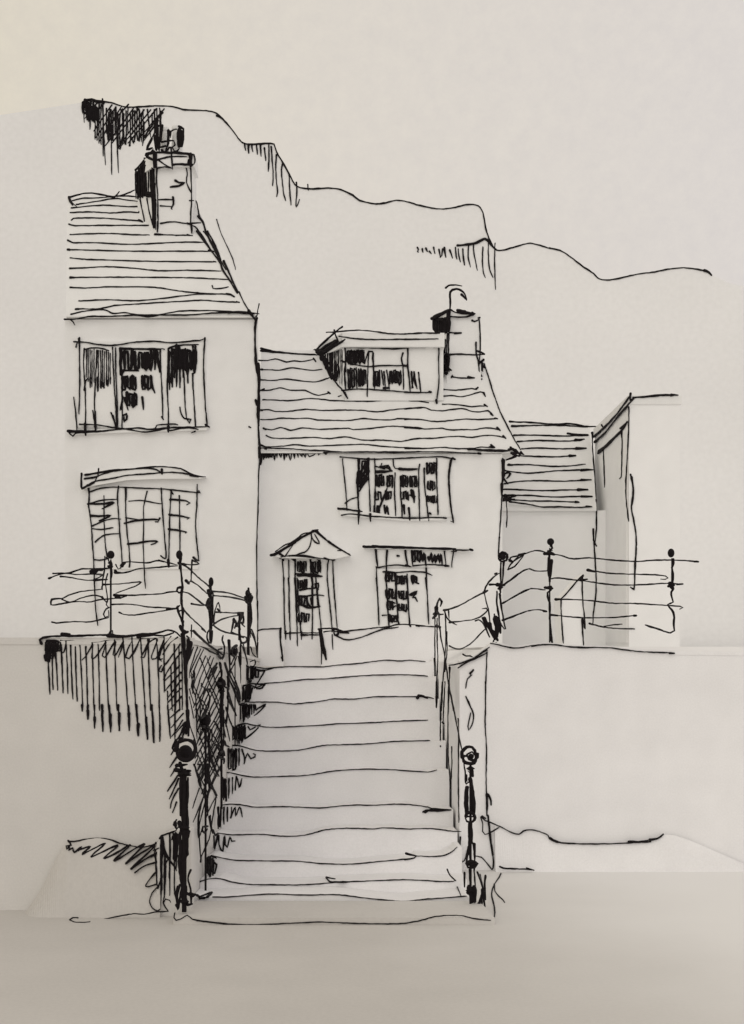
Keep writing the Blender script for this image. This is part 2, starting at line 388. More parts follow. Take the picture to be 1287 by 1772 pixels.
HAT = { 10: 'F o 5 690,318 760,415; 745,330 800,400\no 3.4 700,305 740,280 775,265 778,300 760,318; 720,310 800,340 860,340 920,325; 850,345 800,430 770,480; 700,300 780,340 850,350',
 9: 'F o 5.5 672,450 745,565\no 3.4 720,430 780,445 850,448 830,475 790,480 775,465; 760,470 745,520 720,560',
 8: 'F o 5 645,590 690,725\nV o 3.8 700:600-710 712:595-690 725:600-700 738:600-690 752:598-670 768:600-660\no 3.6 780,600 785,640 800,625 855,597 820,640 770,680',
 7: 'F o 4.5 610,760 700,865\nV o 4 640:760-880 660:760-890 680:760-880 700:755-850\no 3.4 725,760 740,785 760,775 815,748 770,800 700,855; 600,770 680,740 720,740',
 6: 'F o 4.4 580,930 632,1080\nV o 3.8 640:930-1060 658:925-1050\no 3.4 680,930 700,1000 695,1040 720,960 745,1000 775,985 780,968 765,962; 555,880 580,905 600,900 640,905',
 5: 'V o 4.6 532~545:1140-1287 550:1150-1287\nV w 4.6 145~152:275-400 160~165:285-405\nV w 3.6 180~178:280-390 200:275-365 222~215:270-340\nw 3.2 215,345 225,275 238,330 252,280; 60,250 100,270 140,240 180,250',
 4: 'V w 4.6 120:440-560 135~130:440-550\nV w 3.6 152:440-535 172:440-520 195~190:440-500\nw 3.2 190,500 215,440 218,490 240,440 255,495; 100,430 115,440 140,425',
 3: 'w 3.6 95,600 100,670 120,590 125,650 145,685 155,600 160,650 172,665 185,605 195,630 215,628; 70,545 90,590 115,590',
 2: 'F w 5 58,728 90,820\nw 3.8 70,728 75,830; 95,745 112,760 100,810; 75,715 85,710 110,725',
 1: 'w 4 722,830 740,855 770,857 855,857; 722,830 770,840',
 0: 'w 5 0,930 15,940 40,930 85,915 60,940 15,950\nv 3 390,750 420,820' }
XT = { 4: 'u 4.4 135,965 160,955 240,955 345,950; 150,968 205,942', 2: 'v 4.6 10,500 40,510 90,520\nv 3 0,548 70,538', 1: 'v 3 315,618 335,660 380,705', 8: 'u 5.5 95,120 105,100 140,108 170,120' }
steps_all = MB(); zs = []; noses = []
for i, s in enumerate(NOSE):
    pts = []; txt = []
    for seg in s.split('@'):
        t, r_ = seg.split(None, 1); pts += conv(t, r_)
        txt.append(r_)
    pts = mono(pts, 3)
    noses.append(pts)
for i, pts in enumerate(noses):
    D = SD[i]; XL, XR = -1.615, 1.06
    sm = mono(smooth(pts, 12), .5); xl, xr = CX + XL * F / D, CX + XR * F / D
    sm = [p for p in sm if xl + 1 < p[0] < xr - 1]
    line = [(xl, sm[0][1])] + sm + [(xr, sm[-1][1])]
    zb = -.1 if i == 0 else min(pzz(y, SD[i-1]) for x, y in noses[i-1]) - .12
    Dn = SD[i + 1] + .02 if i < 10 else 20.95
    front = [V(x, y, D) for x, y in line]; back = [Vector((p.x, Dn, p.z - .038)) for p in front]
    fb = [Vector((p.x, D, zb)) for p in front]; bb = [Vector((p.x, Dn, zb)) for p in front]
    n = len(front); fs = []
    for k in range(n - 1):
        fs += [[k, k+1, n+k+1, n+k], [2*n+k, 2*n+k+1, k+1, k], [n+k, n+k+1, 3*n+k+1, 3*n+k]]
    fs += [[0, n, 3*n, 2*n], [n-1, 3*n-1, 4*n-1, 2*n-1], [2*n, 3*n, 4*n-1, 3*n-1]]
    m = MB(); m.add(front + back + fb + bb, fs)
    zs.append((m, pts, D)); steps_all.add(m.v, [f for f, _ in m.f])
SR = Ray(steps_all)
for i, (m, pts, D) in enumerate(zs):
    m.ink(P(D - .004), 'z 2.7 ' + ' '.join('%.1f,%.1f' % (x, y - .3) for x, y in pts))
    if i in XT: m.ink(P(D - .004), XT[i])
    if i in HAT: m.ink(SR, HAT[i])
    m.build('step', ST, st)

# ================================================================ RETAINING WALLS
wl = thing('retaining_wall', 'left retaining wall dark with vertical and crossed ink hatching under the long railing', 'wall', (-2.2, 13.0, 0))
m = MB()
ZT = 2.52
m.box(-6.0, -1.62, 13.0, 13.3, -.1, ZT - .03)
vs0 = [Vector((-1.85, 13.3, -.1)), Vector((-1.62, 13.3, -.1)), Vector((-1.62, 22.0, -.1)), Vector((-1.85, 22.0, -.1))]
vs1 = [Vector((-1.85, 13.3, 2.49)), Vector((-1.62, 13.3, 2.49)), Vector((-1.62, 22.0, 2.27)), Vector((-1.85, 22.0, 2.27))]
m.hull8(vs0, vs1)
m.ink(P(13.0), '''
V m 3.2 98~112:900-1165 130~135:870-1130 155~170:860-1135 195~210:790-1155 232~245:770-1160 265~282:800-1200 300~315:810-1215 335~355:800-1285
V m 3.2 378~392:810-1285 425~440:780-1285 470~480:790-1285 525~548:770-1285 592~610:760-1285 655~690:745-1285 722~750:745-1285 785~820:745-1285 840~860:760-1285 905~925:760-1285
V p 4.2 180:0-45 222:0-105 272:0-172 328~335:0-198 382~392:0-200 448~456:0-190 522~530:0-190 582~598:0-230 645~665:0-255 697~712:0-280 752~756:0-272
V p 3.4 815~835:0-248 868:0-258
V p 5 330~334:40-195 388~392:70-195 526~530:60-190 658~665:90-255 705~712:120-280 222:40-105 272:90-172 455:60-190 596:140-230
V m 3 955~965:770-1140 1035~1040:790-1287 1070~1075:800-1287 985:1140-1287 1010~1020:960-1287 960:740-1150
V m 3 1090~1095:760-1280 1045:900-1280
F m 4.6 85,770 190,850; 85,830 150,900; 78,870 112,925
m 5.5 90,770 180,775 130,830 95,900 150,780 100,870
m 2.2 190,765 300,765 430,780 540,765 700,755 850,750 960,740
m 3.2 235,770 215,850 195,860; 430,790 380,880 350,910; 430,790 425,905 450,890 530,775 500,880 520,890 600,770 580,870 595,880 660,770 620,890
m 3.2 720,770 690,830 675,890 700,900 760,800 785,745 740,850 720,880; 850,760 800,870 785,890 810,890 850,780 910,755 870,870 870,905 900,900 960,760 930,870 920,910 950,900; 1010,735 960,800 920,880 940,920; 940,950 920,990 940,998 960,960
m 3.2 1060,740 1000,790 950,870; 1080,790 980,930 940,980; 1085,850 1000,970 955,1055; 1075,950 960,1070; 1085,1000 965,1140; 1085,1060 980,1200; 1085,1120 985,1230; 1090,1180 1000,1280
p 3.2 930,60 840,170; 940,130 870,215; 905,30 830,100; 925,110 845,235; 940,170 880,260
p 3.8 900,270 838,370; 885,380 830,465; 890,440 835,530; 890,520 812,640; 895,545 825,698; 895,620 850,700 833,768; 880,720 850,800
p 4.5 930,170 900,240 880,260; 945,180 925,235
p 7 965,100 960,170 950,215; 950,130 930,180
''')
m.ink(P(12.995), '''
m 8 1100,730 1105,800 1115,900 1120,1000
m 6.5 1118,960 1122,1080 1128,1180 1132,1287
m 6 1160,780 1150,850 1130,930 1115,980; 1140,760 1135,860 1120,960
o 7 275,640 280,740 282,830
''')
XW = XS(-1.62)
m.ink(XW, '''
n 3 305,605 305,720; 310,725 380,765 440,800 500,830; 270,690 330,740 
o 2.6 320,170 290,260; 350,170 300,320 290,400; 375,185 300,350 320,380; 395,190 330,330 300,480; 410,240 340,400 310,520; 445,240 380,380 330,540; 470,250 400,420 320,620; 490,290 420,440 330,640
o 3 495,290 460,370 430,400; 495,320 400,520 330,700; 515,350 420,540 340,760; 510,400 400,650 350,800; 520,470 460,600 350,870; 525,520 470,640 340,900; 535,560 480,700 360,900; 540,600 480,740 330,1000
o 3 545,650 440,880 350,1040; 540,720 450,920 340,1110; 520,800 450,950 370,1120; 530,850 470,960 380,1160; 545,900 470,1040 400,1200; 520,960 470,1080 380,1260; 530,1040 480,1120 440,1220 ; 520,1060 420,1287
o 2.6 370,250 400,330 430,420 480,520 520,620 560,740 590,860; 420,250 450,330 490,440 520,520; 290,480 330,600 380,560 430,640; 290,540 310,640 320,700; 300,380 340,500 400,640 440,780 500,880 540,960
o 2.8 340,620 380,760 430,860 470,980 520,1090; 350,780 400,920 440,1040 480,1120 500,1130; 320,860 350,960 400,1080; 290,740 320,830 340,900; 440,480 500,620 540,760 560,840; 480,740 520,800 500,900 540,960
o 2.8 320,1040 380,1160 430,1260; 430,1060 450,1180 490,1287; 340,900 350,1000 330,1040 380,1200 
o 5 515,290 525,350 530,420; 430,400 450,350 490,300; 320,350 325,400 310,480 330,520
V o 3.4 335~345:520-850 370:540-860 400~420:780-1180 430~440:780-1060 455:780-900 520:540-760 545:640-870
o 4.5 405,780 430,900 450,1010 480,1080 510,1130; 425,1040 430,1120 435,1200; 430,1140 440,1180 425,1287
o 4 550,290 590,420 640,520 665,580; 600,440 640,540 660,600; 570,540 600,600 640,680; 560,620 590,720 610,770; 585,120 590,360
o 2.8 690,150 715,260 720,290; 665,160 670,440; 600,340 620,300 650,220; 650,220 665,320
p 3 1035,440 1110,440; 1055,440 1030,500; 1010,440 1040,540 1075,650 1110,740; 1090,430 1040,560 1110,680; 1100,560 1080,680 1050,800 1040,980
p 3 1050,620 1000,765; 1090,660 1005,870; 1075,700 1040,840 1045,985 1075,900; 1150,560 1100,700 1050,900 1060,1160; 1180,670 1140,740 1090,860; 1175,680 1160,760 1120,1000 1062,1130
p 4 1110,440 1115,520 1130,600 1165,640 1180,668; 1140,590 1160,640 1180,690
p 3.4 1120,300 1150,420 1190,520; 1180,300 1120,440 1060,560; 1200,360 1160,480 1110,560; 1060,340 1090,440 1060,540
''')
m.ink(XS(-1.62), 'n 3.2 795,740 795,850; 740,650 775,720 795,850; 745,770 760,820 790,850')
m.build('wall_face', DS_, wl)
m = MB(); m.box(-6.03, -1.6, 12.992, 13.34, ZT - .03, ZT + .035)
m.hull8([v + Vector((-.02 if v.x < -1.7 else .02, .04 if v.y < 14 else 0, .003)) for v in vs1], [v + Vector((-.02 if v.x < -1.7 else .02, .04 if v.y < 14 else 0, .05)) for v in vs1])
m.ink(P(12.98), '''
m 5 50,790 38,760 60,745 120,735 200,732 330,730 450,725 540,725 600,735
m 6.5 200,718 260,718; 540,728 620,735 700,732 780,722 860,715
m 4.4 860,718 930,705 990,688 1040,700 1080,735; 760,740 880,725 960,730 1030,708
m 6 560,720 640,735 740,728 ; 1080,660 1100,700 1110,740 1090,720
m 9 1095,690 1120,700; 1090,720 1135,700
''')
m.ink(XS(-1.6), 'n 4.4 320,650 370,700 440,760 500,800 540,830; 300,650 330,655\nn 3 540,690 535,720 548,760 545,830 520,860 500,840; 530,780 505,790 500,810 525,850 540,855')
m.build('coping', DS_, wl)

wr = thing('retaining_wall', 'right retaining wall with a plain blank face under the curved railing', 'wall', (2.4, 15.4, 0))
TOPR = conv('s', '250,950 320,935 430,890 530,820 575,790') + conv('s', '640,800 720,820 800,812 940,795 1050,800 1200,815') + conv('t', '360,885 560,890 700,910 850,920 990,925')
m = MB()
tp = mono([(795, 1146)] + [p for p in smooth(TOPR, 8) if p[0] > 797] + [(1640, 1136)], 1)
m.prism(tp + [(1640, 1512), (795, 1512)], 15.4, .3)
m.hull8([Vector((1.09, 15.7, -.1)), Vector((1.4, 15.7, -.1)), Vector((1.4, 22, -.1)), Vector((1.09, 22, -.1))],
        [Vector((1.09, 15.7, pzz(1150, 15.4))), Vector((1.4, 15.7, 2.45)), Vector((1.4, 22, 2.45)), Vector((1.09, 22, 2.3))])
m.ink(P(15.4), '''
s 3 525,850 520,1000 515,1150 515,1287
u 3 600,0 600,200 598,330 608,500 605,700 608,880
u 4.4 610,830 612,900 610,990; 620,835 640,880 642,915; 618,990 630,1100 640,1200 660,1287
v 3 635,400 645,470 660,560 655,610 648,620 600,560 570,530 520,520
s 3 425,980 400,1020 415,1020 380,1050 368,1120; 368,1180 390,1220 410,1280
s 5 400,1010 425,985
u 3 455,110 480,170 505,220 512,270 500,320 475,360 470,330 490,230
u 3 397,270 400,400 398,700 400,900 403,1045
v 3 415,380 410,450 410,520 432,565 455,530 470,450
s 3.4 345,868 370,880 400,880 440,900
''')
m.build('wall_face', ST, wr)
m = MB()
m.prism([(x, y - 3) for x, y in tp] + [(x, y + 3) for x, y in tp[::-1]], 15.39, .33)
m.ink(P(15.38), '''
s 3.4 245,950 320,935 430,895 490,850 545,815; 310,970 380,925 450,895 520,860; 440,890 500,850 530,835
s 3 550,785 600,795 700,818 760,820 850,805 940,795 1050,798 1150,815 1287,820
t 3 0,880 60,868 150,868 250,880 360,885 560,890 620,900 720,912 850,920 960,923
t 5 960,925 992,927
''')
m.build('coping', ST, wr)

pier = MB()
pier.prism(conv('p', '735,1020 765,975 860,935 985,930') + [(330, 1590), (270, 1590), (272, 1480)], 12.72, .26)
pier.ink(P(12.72), '''
p 3.6 755,990 770,970 830,950 880,930
p 5.5 770,975 775,1060 768,1180 770,1287
p 3.4 780,980 790,1080 800,1200 800,1287; 830,955 835,1080 825,1287; 855,950 860,1050; 770,1060 800,1120 860,1190 880,1230
p 3 725,1020 715,1080 725,1160 730,1287; 710,1080 750,1060; 815,1150 790,1200; 845,1000 855,960
V q 3.4 725~735:560-830 765:460-900 770~760:700-1000 790:560-920 800~790:640-910 830:450-900 865:440-890 878:450-700
F q 4 862,440 885,660
q 5 770,470 790,560 830,640 870,690; 765,770 770,860; 740,845 760,790
q 3 790,900 780,950 800,990 820,1018; 785,950 800,925 830,935 838,950
''')
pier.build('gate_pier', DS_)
o = bpy.data.objects['gate_pier']; o['label'] = 'short squat stone pier ruled with upright strokes at the foot of the left newel'; o['category'] = 'pier'
# ================================================================ TALL LEFT HOUSE
H1 = thing('house', 'tall left house with the highest hipped roof and a hooded window below a wide window', 'house', (-3.8, 26.6, 2.5))
def rect(x0, y0, x1, y1): return [(x0, y0), (x1, y0), (x1, y1), (x0, y1)]
D1 = 26.6
xl, xr = pxx(112, D1), pxx(446, D1)
m = MB(); zt = pzz(546, 26.5)
m.hull8([Vector(p) for p in ((xl, D1, 2.45), (xr, D1, 2.45), (pxx(447, 31), 31, 2.45), (xl, 31, 2.45))],
        [Vector(p) for p in ((xl, D1, zt - .05), (xr, D1, zt - .05), (pxx(447, 31), 31, zt - .05), (xl, 31, zt - .05))])
m.ink(P(D1), '''
e 4 1228,545 1222,600 1220,700 1222,800 1230,880
g 4.4 62,300 50,340 48,480 58,620 72,750 78,950 72,1100 85,1287
g 6 72,640 78,780 70,960 75,1100
g 5 52,910 58,950
j 3 75,0 85,100 75,250 70,500 60,800 62,1100 65,1287
j 5 78,60 85,180
n 3 795,430 797,560 795,740
e 5 1182,1210 1192,1214
n 2.6 328,100 350,125 358,128
''')
m.build('wall', W, H1)
A, B = V(114, 549, 26.5), V(443, 546, 26.5); ze = B.z; A.z = ze
RL, RR = V(116, 340, 28.9), V(331, 343, 28.9); RL.z = RR.z
Br = Vector((pxx(447, 31.3), 31.3, ze)); Bl = Vector((A.x, 31.3, ze))
m = MB(); dn = Vector((0, 0, -.03))
vs = [A, B, Br, Bl, RL, RR, A + dn, B + dn, Br + dn, Bl + dn]
m.add(vs, [[0,1,5,4],[1,2,5],[2,3,4,5],[3,0,4],[6,9,8,7],[0,6,7,1],[1,7,8,2],[2,8,9,3],[3,9,6,0]])
RP1 = PL((120, 546, 26.5), (440, 546, 26.5), (331, 343, 28.9))
m.ink(RP1, '''
a 3.6 85,822 140,805 200,792 250,790 330,803 420,820 440,800 455,778
a 3 85,852 180,830 300,825 420,815 480,805 570,768; 440,812 520,812 600,820; 90,845 115,870 140,892; 135,875 300,850 420,830 500,840 590,850
a 4.4 82,820 90,850 110,880
a 3.2 100,900 200,890 350,880 500,890 620,890; 90,935 250,930 400,938 520,930 622,938; 100,992 115,978 300,975 450,985 560,992 628,1000; 80,1020 120,1032 300,1030 500,1030 680,1030
a 3.2 90,1098 300,1090 450,1092 560,1100 680,1100; 72,1140 110,1158 250,1158 500,1170 700,1165 900,1155 1080,1155; 72,1210 300,1215 600,1222 900,1222 1150,1222
a 6 605,928 618,940; 600,992 630,1004; 70,1210 90,1210; 1120,1215 1155,1225
e 3.2 75,165 180,175 300,178 500,185 700,188 970,190; 75,230 150,228 300,220 450,228 620,245 800,242 1010,247; 75,287 300,285 500,285 700,287 850,290 1060,300
e 5 72,230 90,230; 75,287 105,287; 960,188 978,190
e 3.2 75,347 170,352 300,345 600,348 750,370 900,385 1060,390; 955,335 960,355 1000,355 1055,345; 130,432 300,425 500,430 700,410 850,392 1000,388; 110,480 250,480 350,460 550,447 750,435 900,428 1000,435 1120,440
e 5 1040,388 1070,392 1092,405; 108,482 130,484; 1105,437 1122,440
e 3.2 80,515 150,498 260,485 300,490 340,510 420,505 500,520 560,530 640,515 750,495 950,492 1100,500 1200,503
e 4 860,0 940,110 1000,190 1020,240 1060,300 1110,385
e 3.2 900,0 960,80 1000,170 1040,240; 925,0 975,90 1010,180; 1060,300 1110,385 1115,375; 1120,375 1150,440 1190,505
e 4.4 1025,185 1060,260 1095,340 1115,380
a 4.6 1040,960 1075,1000 1100,1080 1150,1180 1205,1287
a 3.2 990,790 1030,860 1050,960 1080,1020 1110,1110 1190,1240; 950,1020 1020,1040 1060,1090 1140,1220
''')
m.ink(P(26.49), '''
e 3.4 40,545 100,545 200,528 300,528 450,520 620,518 800,518 1000,505 1190,510 1215,512
e 3 75,545 95,562 105,582; 1245,450 1235,490 1232,520 1215,540
e 6 1180,490 1200,520 1228,560
e 3 1190,505 1245,512
e 4.6 40,545 85,545; 1050,503 1190,503
''')
m.build('roof', [ROOF, INK], H1)
# chimney
ch = MB()
def chim(mb, x0, x1, xb, Df, Db, y0, y1, D0=None):
    D0 = D0 or Df
    z0, z1 = pzz(y1, D0), pzz(y0, D0)
    fp = [(pxx(x0, Df), Df), (pxx(x1, Df), Df), (pxx(x1, Df), Db + .35), (pxx(xb, Db), Db + .35), (pxx(xb, Db), Db)]
    mb.hull8([Vector((x, y, z0)) for x, y in fp], [Vector((x, y, z1)) for x, y in fp])
chim(ch, 270, 331, 238, 28.1, 28.6, 286, 440)
ch.ink(P(28.1), '''
a 3.2 735,600 732,700 740,800 743,1000; 985,590 990,700 992,850 985,1000 995,1085; 720,1098 850,1102 1000,1106; 650,1125 800,1130 920,1105 1020,1115; 760,1015 850,1003 960,1015 1060,1010
a 4.4 742,1000 738,1080; 990,1020 995,1085; 720,1095 800,1100; 960,1100 1030,1120; 960,1015 990,1025 995,1070
a 3.2 745,838 860,840; 760,885 850,890; 840,900 848,910; 975,845 1010,845; 700,600 720,800 725,1060
a 4.4 855,820 858,870 845,900; 870,697 900,712 940,712 900,735 835,745
a 3.2 900,540 940,570 960,640 955,710 990,790
''')
SF = PLV(270, 28.1, 238, 28.6)
ch.ink(SF, '''
a 7 585,640 590,740 595,830; 605,610 608,720 610,825; 622,600 625,700 628,820; 640,570 642,700 640,810; 585,650 640,590
a 6 650,560 652,700 655,815; 690,580 692,700 700,830; 705,560 708,700 715,860; 665,790 720,800 ; 660,810 715,815
a 6 700,700 705,850 710,1045; 712,720 716,900 714,1045; 720,840 722,960 716,1040
a 3.4 575,620 650,535 710,460; 578,615 575,700 580,830; 670,560 672,780; 650,510 700,480; 660,830 680,940 712,1050; 610,838 635,960 660,1100 680,1100; 640,530 660,545 700,500
a 6 650,600 700,540 715,560; 620,600 690,520
''')
cm = ch.build('chimney', W, H1)
m = MB(); chim(m, 266, 336, 250, 28.0, 28.35, 265, 288)
m.ink(P(28.0), '''
a 4.6 655,500 700,490 750,488; 740,487 820,490 880,490 950,497 1010,505
a 3.4 1010,505 1018,540 1010,575 985,575; 730,545 830,520 960,520; 740,540 790,575 850,608; 740,605 790,595 850,605; 840,450 845,540 850,612
a 4.8 850,580 900,575 1000,582; 970,545 965,580
a 7 985,505 985,595; 712,480 716,600; 725,500 730,600
a 5 660,520 700,540 740,545
''')
m.build('chimney_cap', W, cm)
for x0, x1, y0, y1, t in ((277, 294, 222, 268, '''
a 7 735,300 740,400 750,470; 722,370 730,470; 760,380 740,440
a 4.6 775,285 765,380 730,470; 700,380 660,465 700,455; 750,290 730,290 722,240; 770,410 840,400; 770,470 790,490 830,450; 800,440 760,450
a 3 742,230 740,300; 720,340 660,440'''), (295, 318, 220, 266, '''
a 5 820,325 818,420 800,470; 830,330 822,390
a 3.2 840,330 880,315 900,330; 830,400 860,400 870,430 850,450 865,480 890,475 905,440; 840,330 835,380
a 7 905,320 908,380 912,440; 920,330 922,430
a 4.4 895,295 932,315 922,440 895,442 890,340 900,300''')):
    m = MB(); m.lathe((x0 + x1) / 2, 28.3, [(y0, (x1 - x0) * .42), (y0 + 5, (x1 - x0) * .42), (y0 + 6, (x1 - x0) * .36), (y1, (x1 - x0) * .46)], 0)
    m.ink(P(28.1), t); m.build('chimney_pot', W, cm)

def window(parent, x0, y0, x1, y1, D, frame, glasses, sill=None, name='window', th=.035, lab=None, poly=None):
    m = MB(); m.prism(poly or rect(x0, y0, x1, y1), D - th, th + .02); m.ink(P(D - th - .012), frame)
    o = m.build(name, TR, parent, lab)
    for (gx0, gy0, gx1, gy1), nm, t in glasses:
        q = MB(); q.prism(rect(gx0, gy0, gx1, gy1), D - th - .004, .006); q.ink(P(D - th - .006), t); q.build(nm, TR, o)
    if sill:
        sp, t = sill
        q = MB(); q.prism(sp, D - th - .05, .05 + th); q.ink(P(D - th - .05), t); q.build('sill', TR, o)
    return o
window(H1, 131, 590, 356, 740, D1, '''
f 3.2 118,135 200,137 300,155 420,160 550,140 700,130 850,142 1000,128 1050,125 1095,108; 160,105 160,300 162,450 155,670; 132,175 145,135
f 3.4 1092,105 1082,250 1085,450 1098,650 1108,760
f 3 118,545 130,650 142,800; 405,175 410,300 420,500 432,650 435,780; 428,180 430,350 440,600 445,770; 790,190 770,185
f 5 155,110 160,150
''', [((143, 600, 198, 738), 'pane', '''
f 3 195,185 190,300 200,450 205,600 205,830; 200,190 250,180 320,183 380,200; 290,200 280,400 272,600 282,800; 258,645 270,720 278,800
f 4 290,200 285,330; 275,650 282,790
V f 2.6 210:190-400 224:190-430 238:195-450 252:200-470 268:190-440 300:200-500 315:200-480 330:200-470 345:205-480 360:205-460 375:210-450 388:220-440
V f 3.4 240:400-475 295:400-505 320:430-480 340:440-480 370:420-465 390:400-450
f 3.4 195,495 205,430 220,405; 395,660 415,720 435,780; 430,650 435,780; 410,680 430,775
'''), ((206, 600, 281, 736), 'pane', '''
F f 6 470,200 545,350; 575,205 625,350; 645,205 670,340
V f 6 465:190-380 552~570:200-345
f 4.6 460,185 560,187 660,190 765,190; 470,380 490,350 600,350
V f 5 690~680:200-340 715~690:205-350 735~755:210-360 720:200-340
f 3.2 760,190 762,300 772,500 780,710; 545,270 555,300 545,340; 475,480 478,640 475,780; 480,545 470,600 460,645
F f 5.4 480,390 575,490; 625,390 690,485
f 4.6 690,390 705,480 720,515; 480,395 475,500; 560,390 580,480
F f 5.4 515,515 585,620
V f 4.6 495~520:550-640 625~635:545-640 480~470:540-640
f 4 485,680 510,670 510,710 490,728 490,690
f 5 770,690 782,712
'''), ((289, 594, 343, 742), 'pane', '''
f 3.6 820,185 870,165 950,158 1045,155
f 3.2 820,185 815,300 812,500 820,650 820,800; 1000,370 1005,500 1015,650 1020,800 990,812; 935,360 940,500 945,620 955,700; 905,620 915,670 940,705 985,710 975,740 955,700
F f 5.6 825,195 865,420; 945,190 1022,350; 905,180 940,330
V f 4.4 830:400-490 850:390-470 880:160-470 905:250-475 930:200-400 965:330-440 1000~1010:160-370
f 5.6 1020,165 1020,300 1015,365; 880,160 885,300 880,330
V f 3 845:180-470 895:180-340 955:200-380 
''')], (conv('f', '75,795 140,795 450,775 900,765 1120,760') + conv('f', '1100,790 700,800 300,815 100,825'), '''
f 5 75,798 150,800 250,800 350,797
f 3.4 75,800 110,835 130,815 250,805 400,790 480,782 600,775 680,785 780,775 900,770 1000,768 1120,765; 160,748 300,752 400,770 520,785 640,805 720,795 850,770 1000,775 1040,785
f 3.2 720,780 735,755 850,745 890,750; 830,795 950,775 1030,780
f 5 1095,750 1125,768; 820,760 820,805; 200,740 205,830; 278,760 280,800; 430,740 430,785
'''))
# lower window with hood
lw = window(H1, 153, 842, 343, 985, D1, '''
l 4 355,225 360,300 355,360
l 3 355,360 375,500 385,650 395,800 402,1000 410,1150 425,1255; 360,265 430,240 520,228 620,228 760,235 900,240 1050,255 1180,270; 1162,205 1160,350 1150,500 1160,650 1172,770 1140,745; 1175,255 1185,272
l 3 578,220 570,300 580,450 590,600 600,700 605,800 590,830; 632,230 632,400 645,600 658,700 662,820
l 4 632,230 634,320; 895,235 898,280; 965,250 985,280
l 3 895,235 905,400 920,600 930,755 890,738; 970,255 960,400 955,600 950,820
l 3.4 1160,265 1185,268
''', [((155, 850, 203, 965), 'pane', '''
l 2.6 470,290 472,500 480,650 495,760; 400,765 440,770 490,762
l 3 365,350 450,325 565,318; 385,515 450,485 540,460 595,465; 380,535 450,542 540,527; 405,635 460,590 520,575 585,572
l 4.4 350,352 450,352 545,340 500,365 455,388; 370,440 450,442 518,437 480,460 435,478
'''), ((218, 850, 280, 980), 'pane', '''
l 2.6 790,258 778,310 765,370 765,500 762,650 768,800 772,900 778,980; 655,332 720,325 780,330 850,345 900,352; 630,455 690,462 750,470
l 4 620,495 700,478 780,468 880,468 870,485 850,485; 885,455 875,475; 645,650 720,642 800,630 870,628 850,645 820,655
'''), ((293, 850, 341, 975), 'pane', '''
l 3 1030,290 1032,450 1035,600 1035,720
l 4 960,320 1030,322 1085,330 1108,345 1085,358; 955,432 1030,440 1080,450 1108,455 1088,465; 950,540 1020,548 1085,562 1075,568
''')], lab='lower window with three lights of thin unshaded glazing bars')
m = MB(); m.prism(conv('l', '305,130 340,125 550,95 850,72 1000,80 1130,130 1225,150') + conv('l', '1180,165 900,165 640,175 400,215 310,240'), D1 - .14, .15)
m.ink(P(D1 - .14), '''
l 4.4 330,138 430,120 560,98; 325,165 400,155 430,145; 305,125 302,180 308,240 350,210; 310,240 340,220 400,195
l 3.2 330,135 450,115 560,98 700,90 850,75 950,78 1040,90 1100,120 1160,145 1225,150; 400,155 480,125 560,105 700,92 800,88 860,98 905,125; 310,235 400,185 520,165 640,140 780,130 900,120 1000,118 1110,132 1180,145; 432,90 425,140 405,180
l 6 900,95 902,130; 1110,135 1170,148
''')
m.build('window_hood', TR, H1)

# ================================================================ COTTAGE
H2 = thing('cottage', 'middle cottage with a box dormer in its roof and a gabled hood over its door', 'cottage', (.3, 27.0, 2.5))
D2 = 27.0; zt = pzz(782, 26.93)
xl, xr = pxx(444, D2), pxx(869, D2)
m = MB()
m.hull8([Vector(p) for p in ((xl, D2, 2.45), (xr, D2, 2.45), (xr - .03, 29.6, 2.45), (xl - .2, 30.6, 2.45))],
        [Vector(p) for p in ((xl, D2, zt - .03), (xr, D2, zt - .03), (xr - .03, 29.6, zt - .03), (xl - .2, 30.6, zt - .03))])
m.ink(P(D2), '''
j 4.4 88,72 95,150 90,190; 110,80 112,150; 130,80 135,140; 150,80 150,140
F j 4 80,75 170,135
j 3.2 170,75 172,135 182,80 192,155 205,75 210,140 215,75 240,135 250,75 265,155 270,90 285,130 290,75 310,155 325,80 340,140 345,75 370,135 365,80 395,130 400,90 420,135 430,90 450,130 480,120 510,95 520,115 545,90 575,112 588,100 575,92
i 3 100,450 98,560 94,700 88,820 80,915
i 6.5 103,462 104,520 98,600; 96,600 95,670
i 3 82,910 76,980 75,1030; 120,690 126,780 122,855
i 7 105,690 130,690
s 2.8 618,0 612,100 610,150
''')
m.build('wall', W, H2)
A, B = V(447, 782, 26.93), V(898, 782, 26.93); ze = A.z
RL, RR = V(452, 606, 28.7), V(831, 606, 28.7)
Br = Vector((2.72, 30.0, ze)); Bl = Vector((A.x - .24, 30.7, ze))
m = MB(); dn = Vector((0, 0, -.02))
vs = [A, B, Br, Bl, RL, RR, A + dn, B + dn, Br + dn, Bl + dn]
m.add(vs, [[0,1,5,4],[1,2,5],[2,3,4,5],[3,0,4],[6,9,8,7],[0,6,7,1],[1,7,8,2],[2,8,9,3],[3,9,6,0]])
RP2 = PL((460, 782, 26.93), (890, 782, 26.93), (700, 606, 28.7))
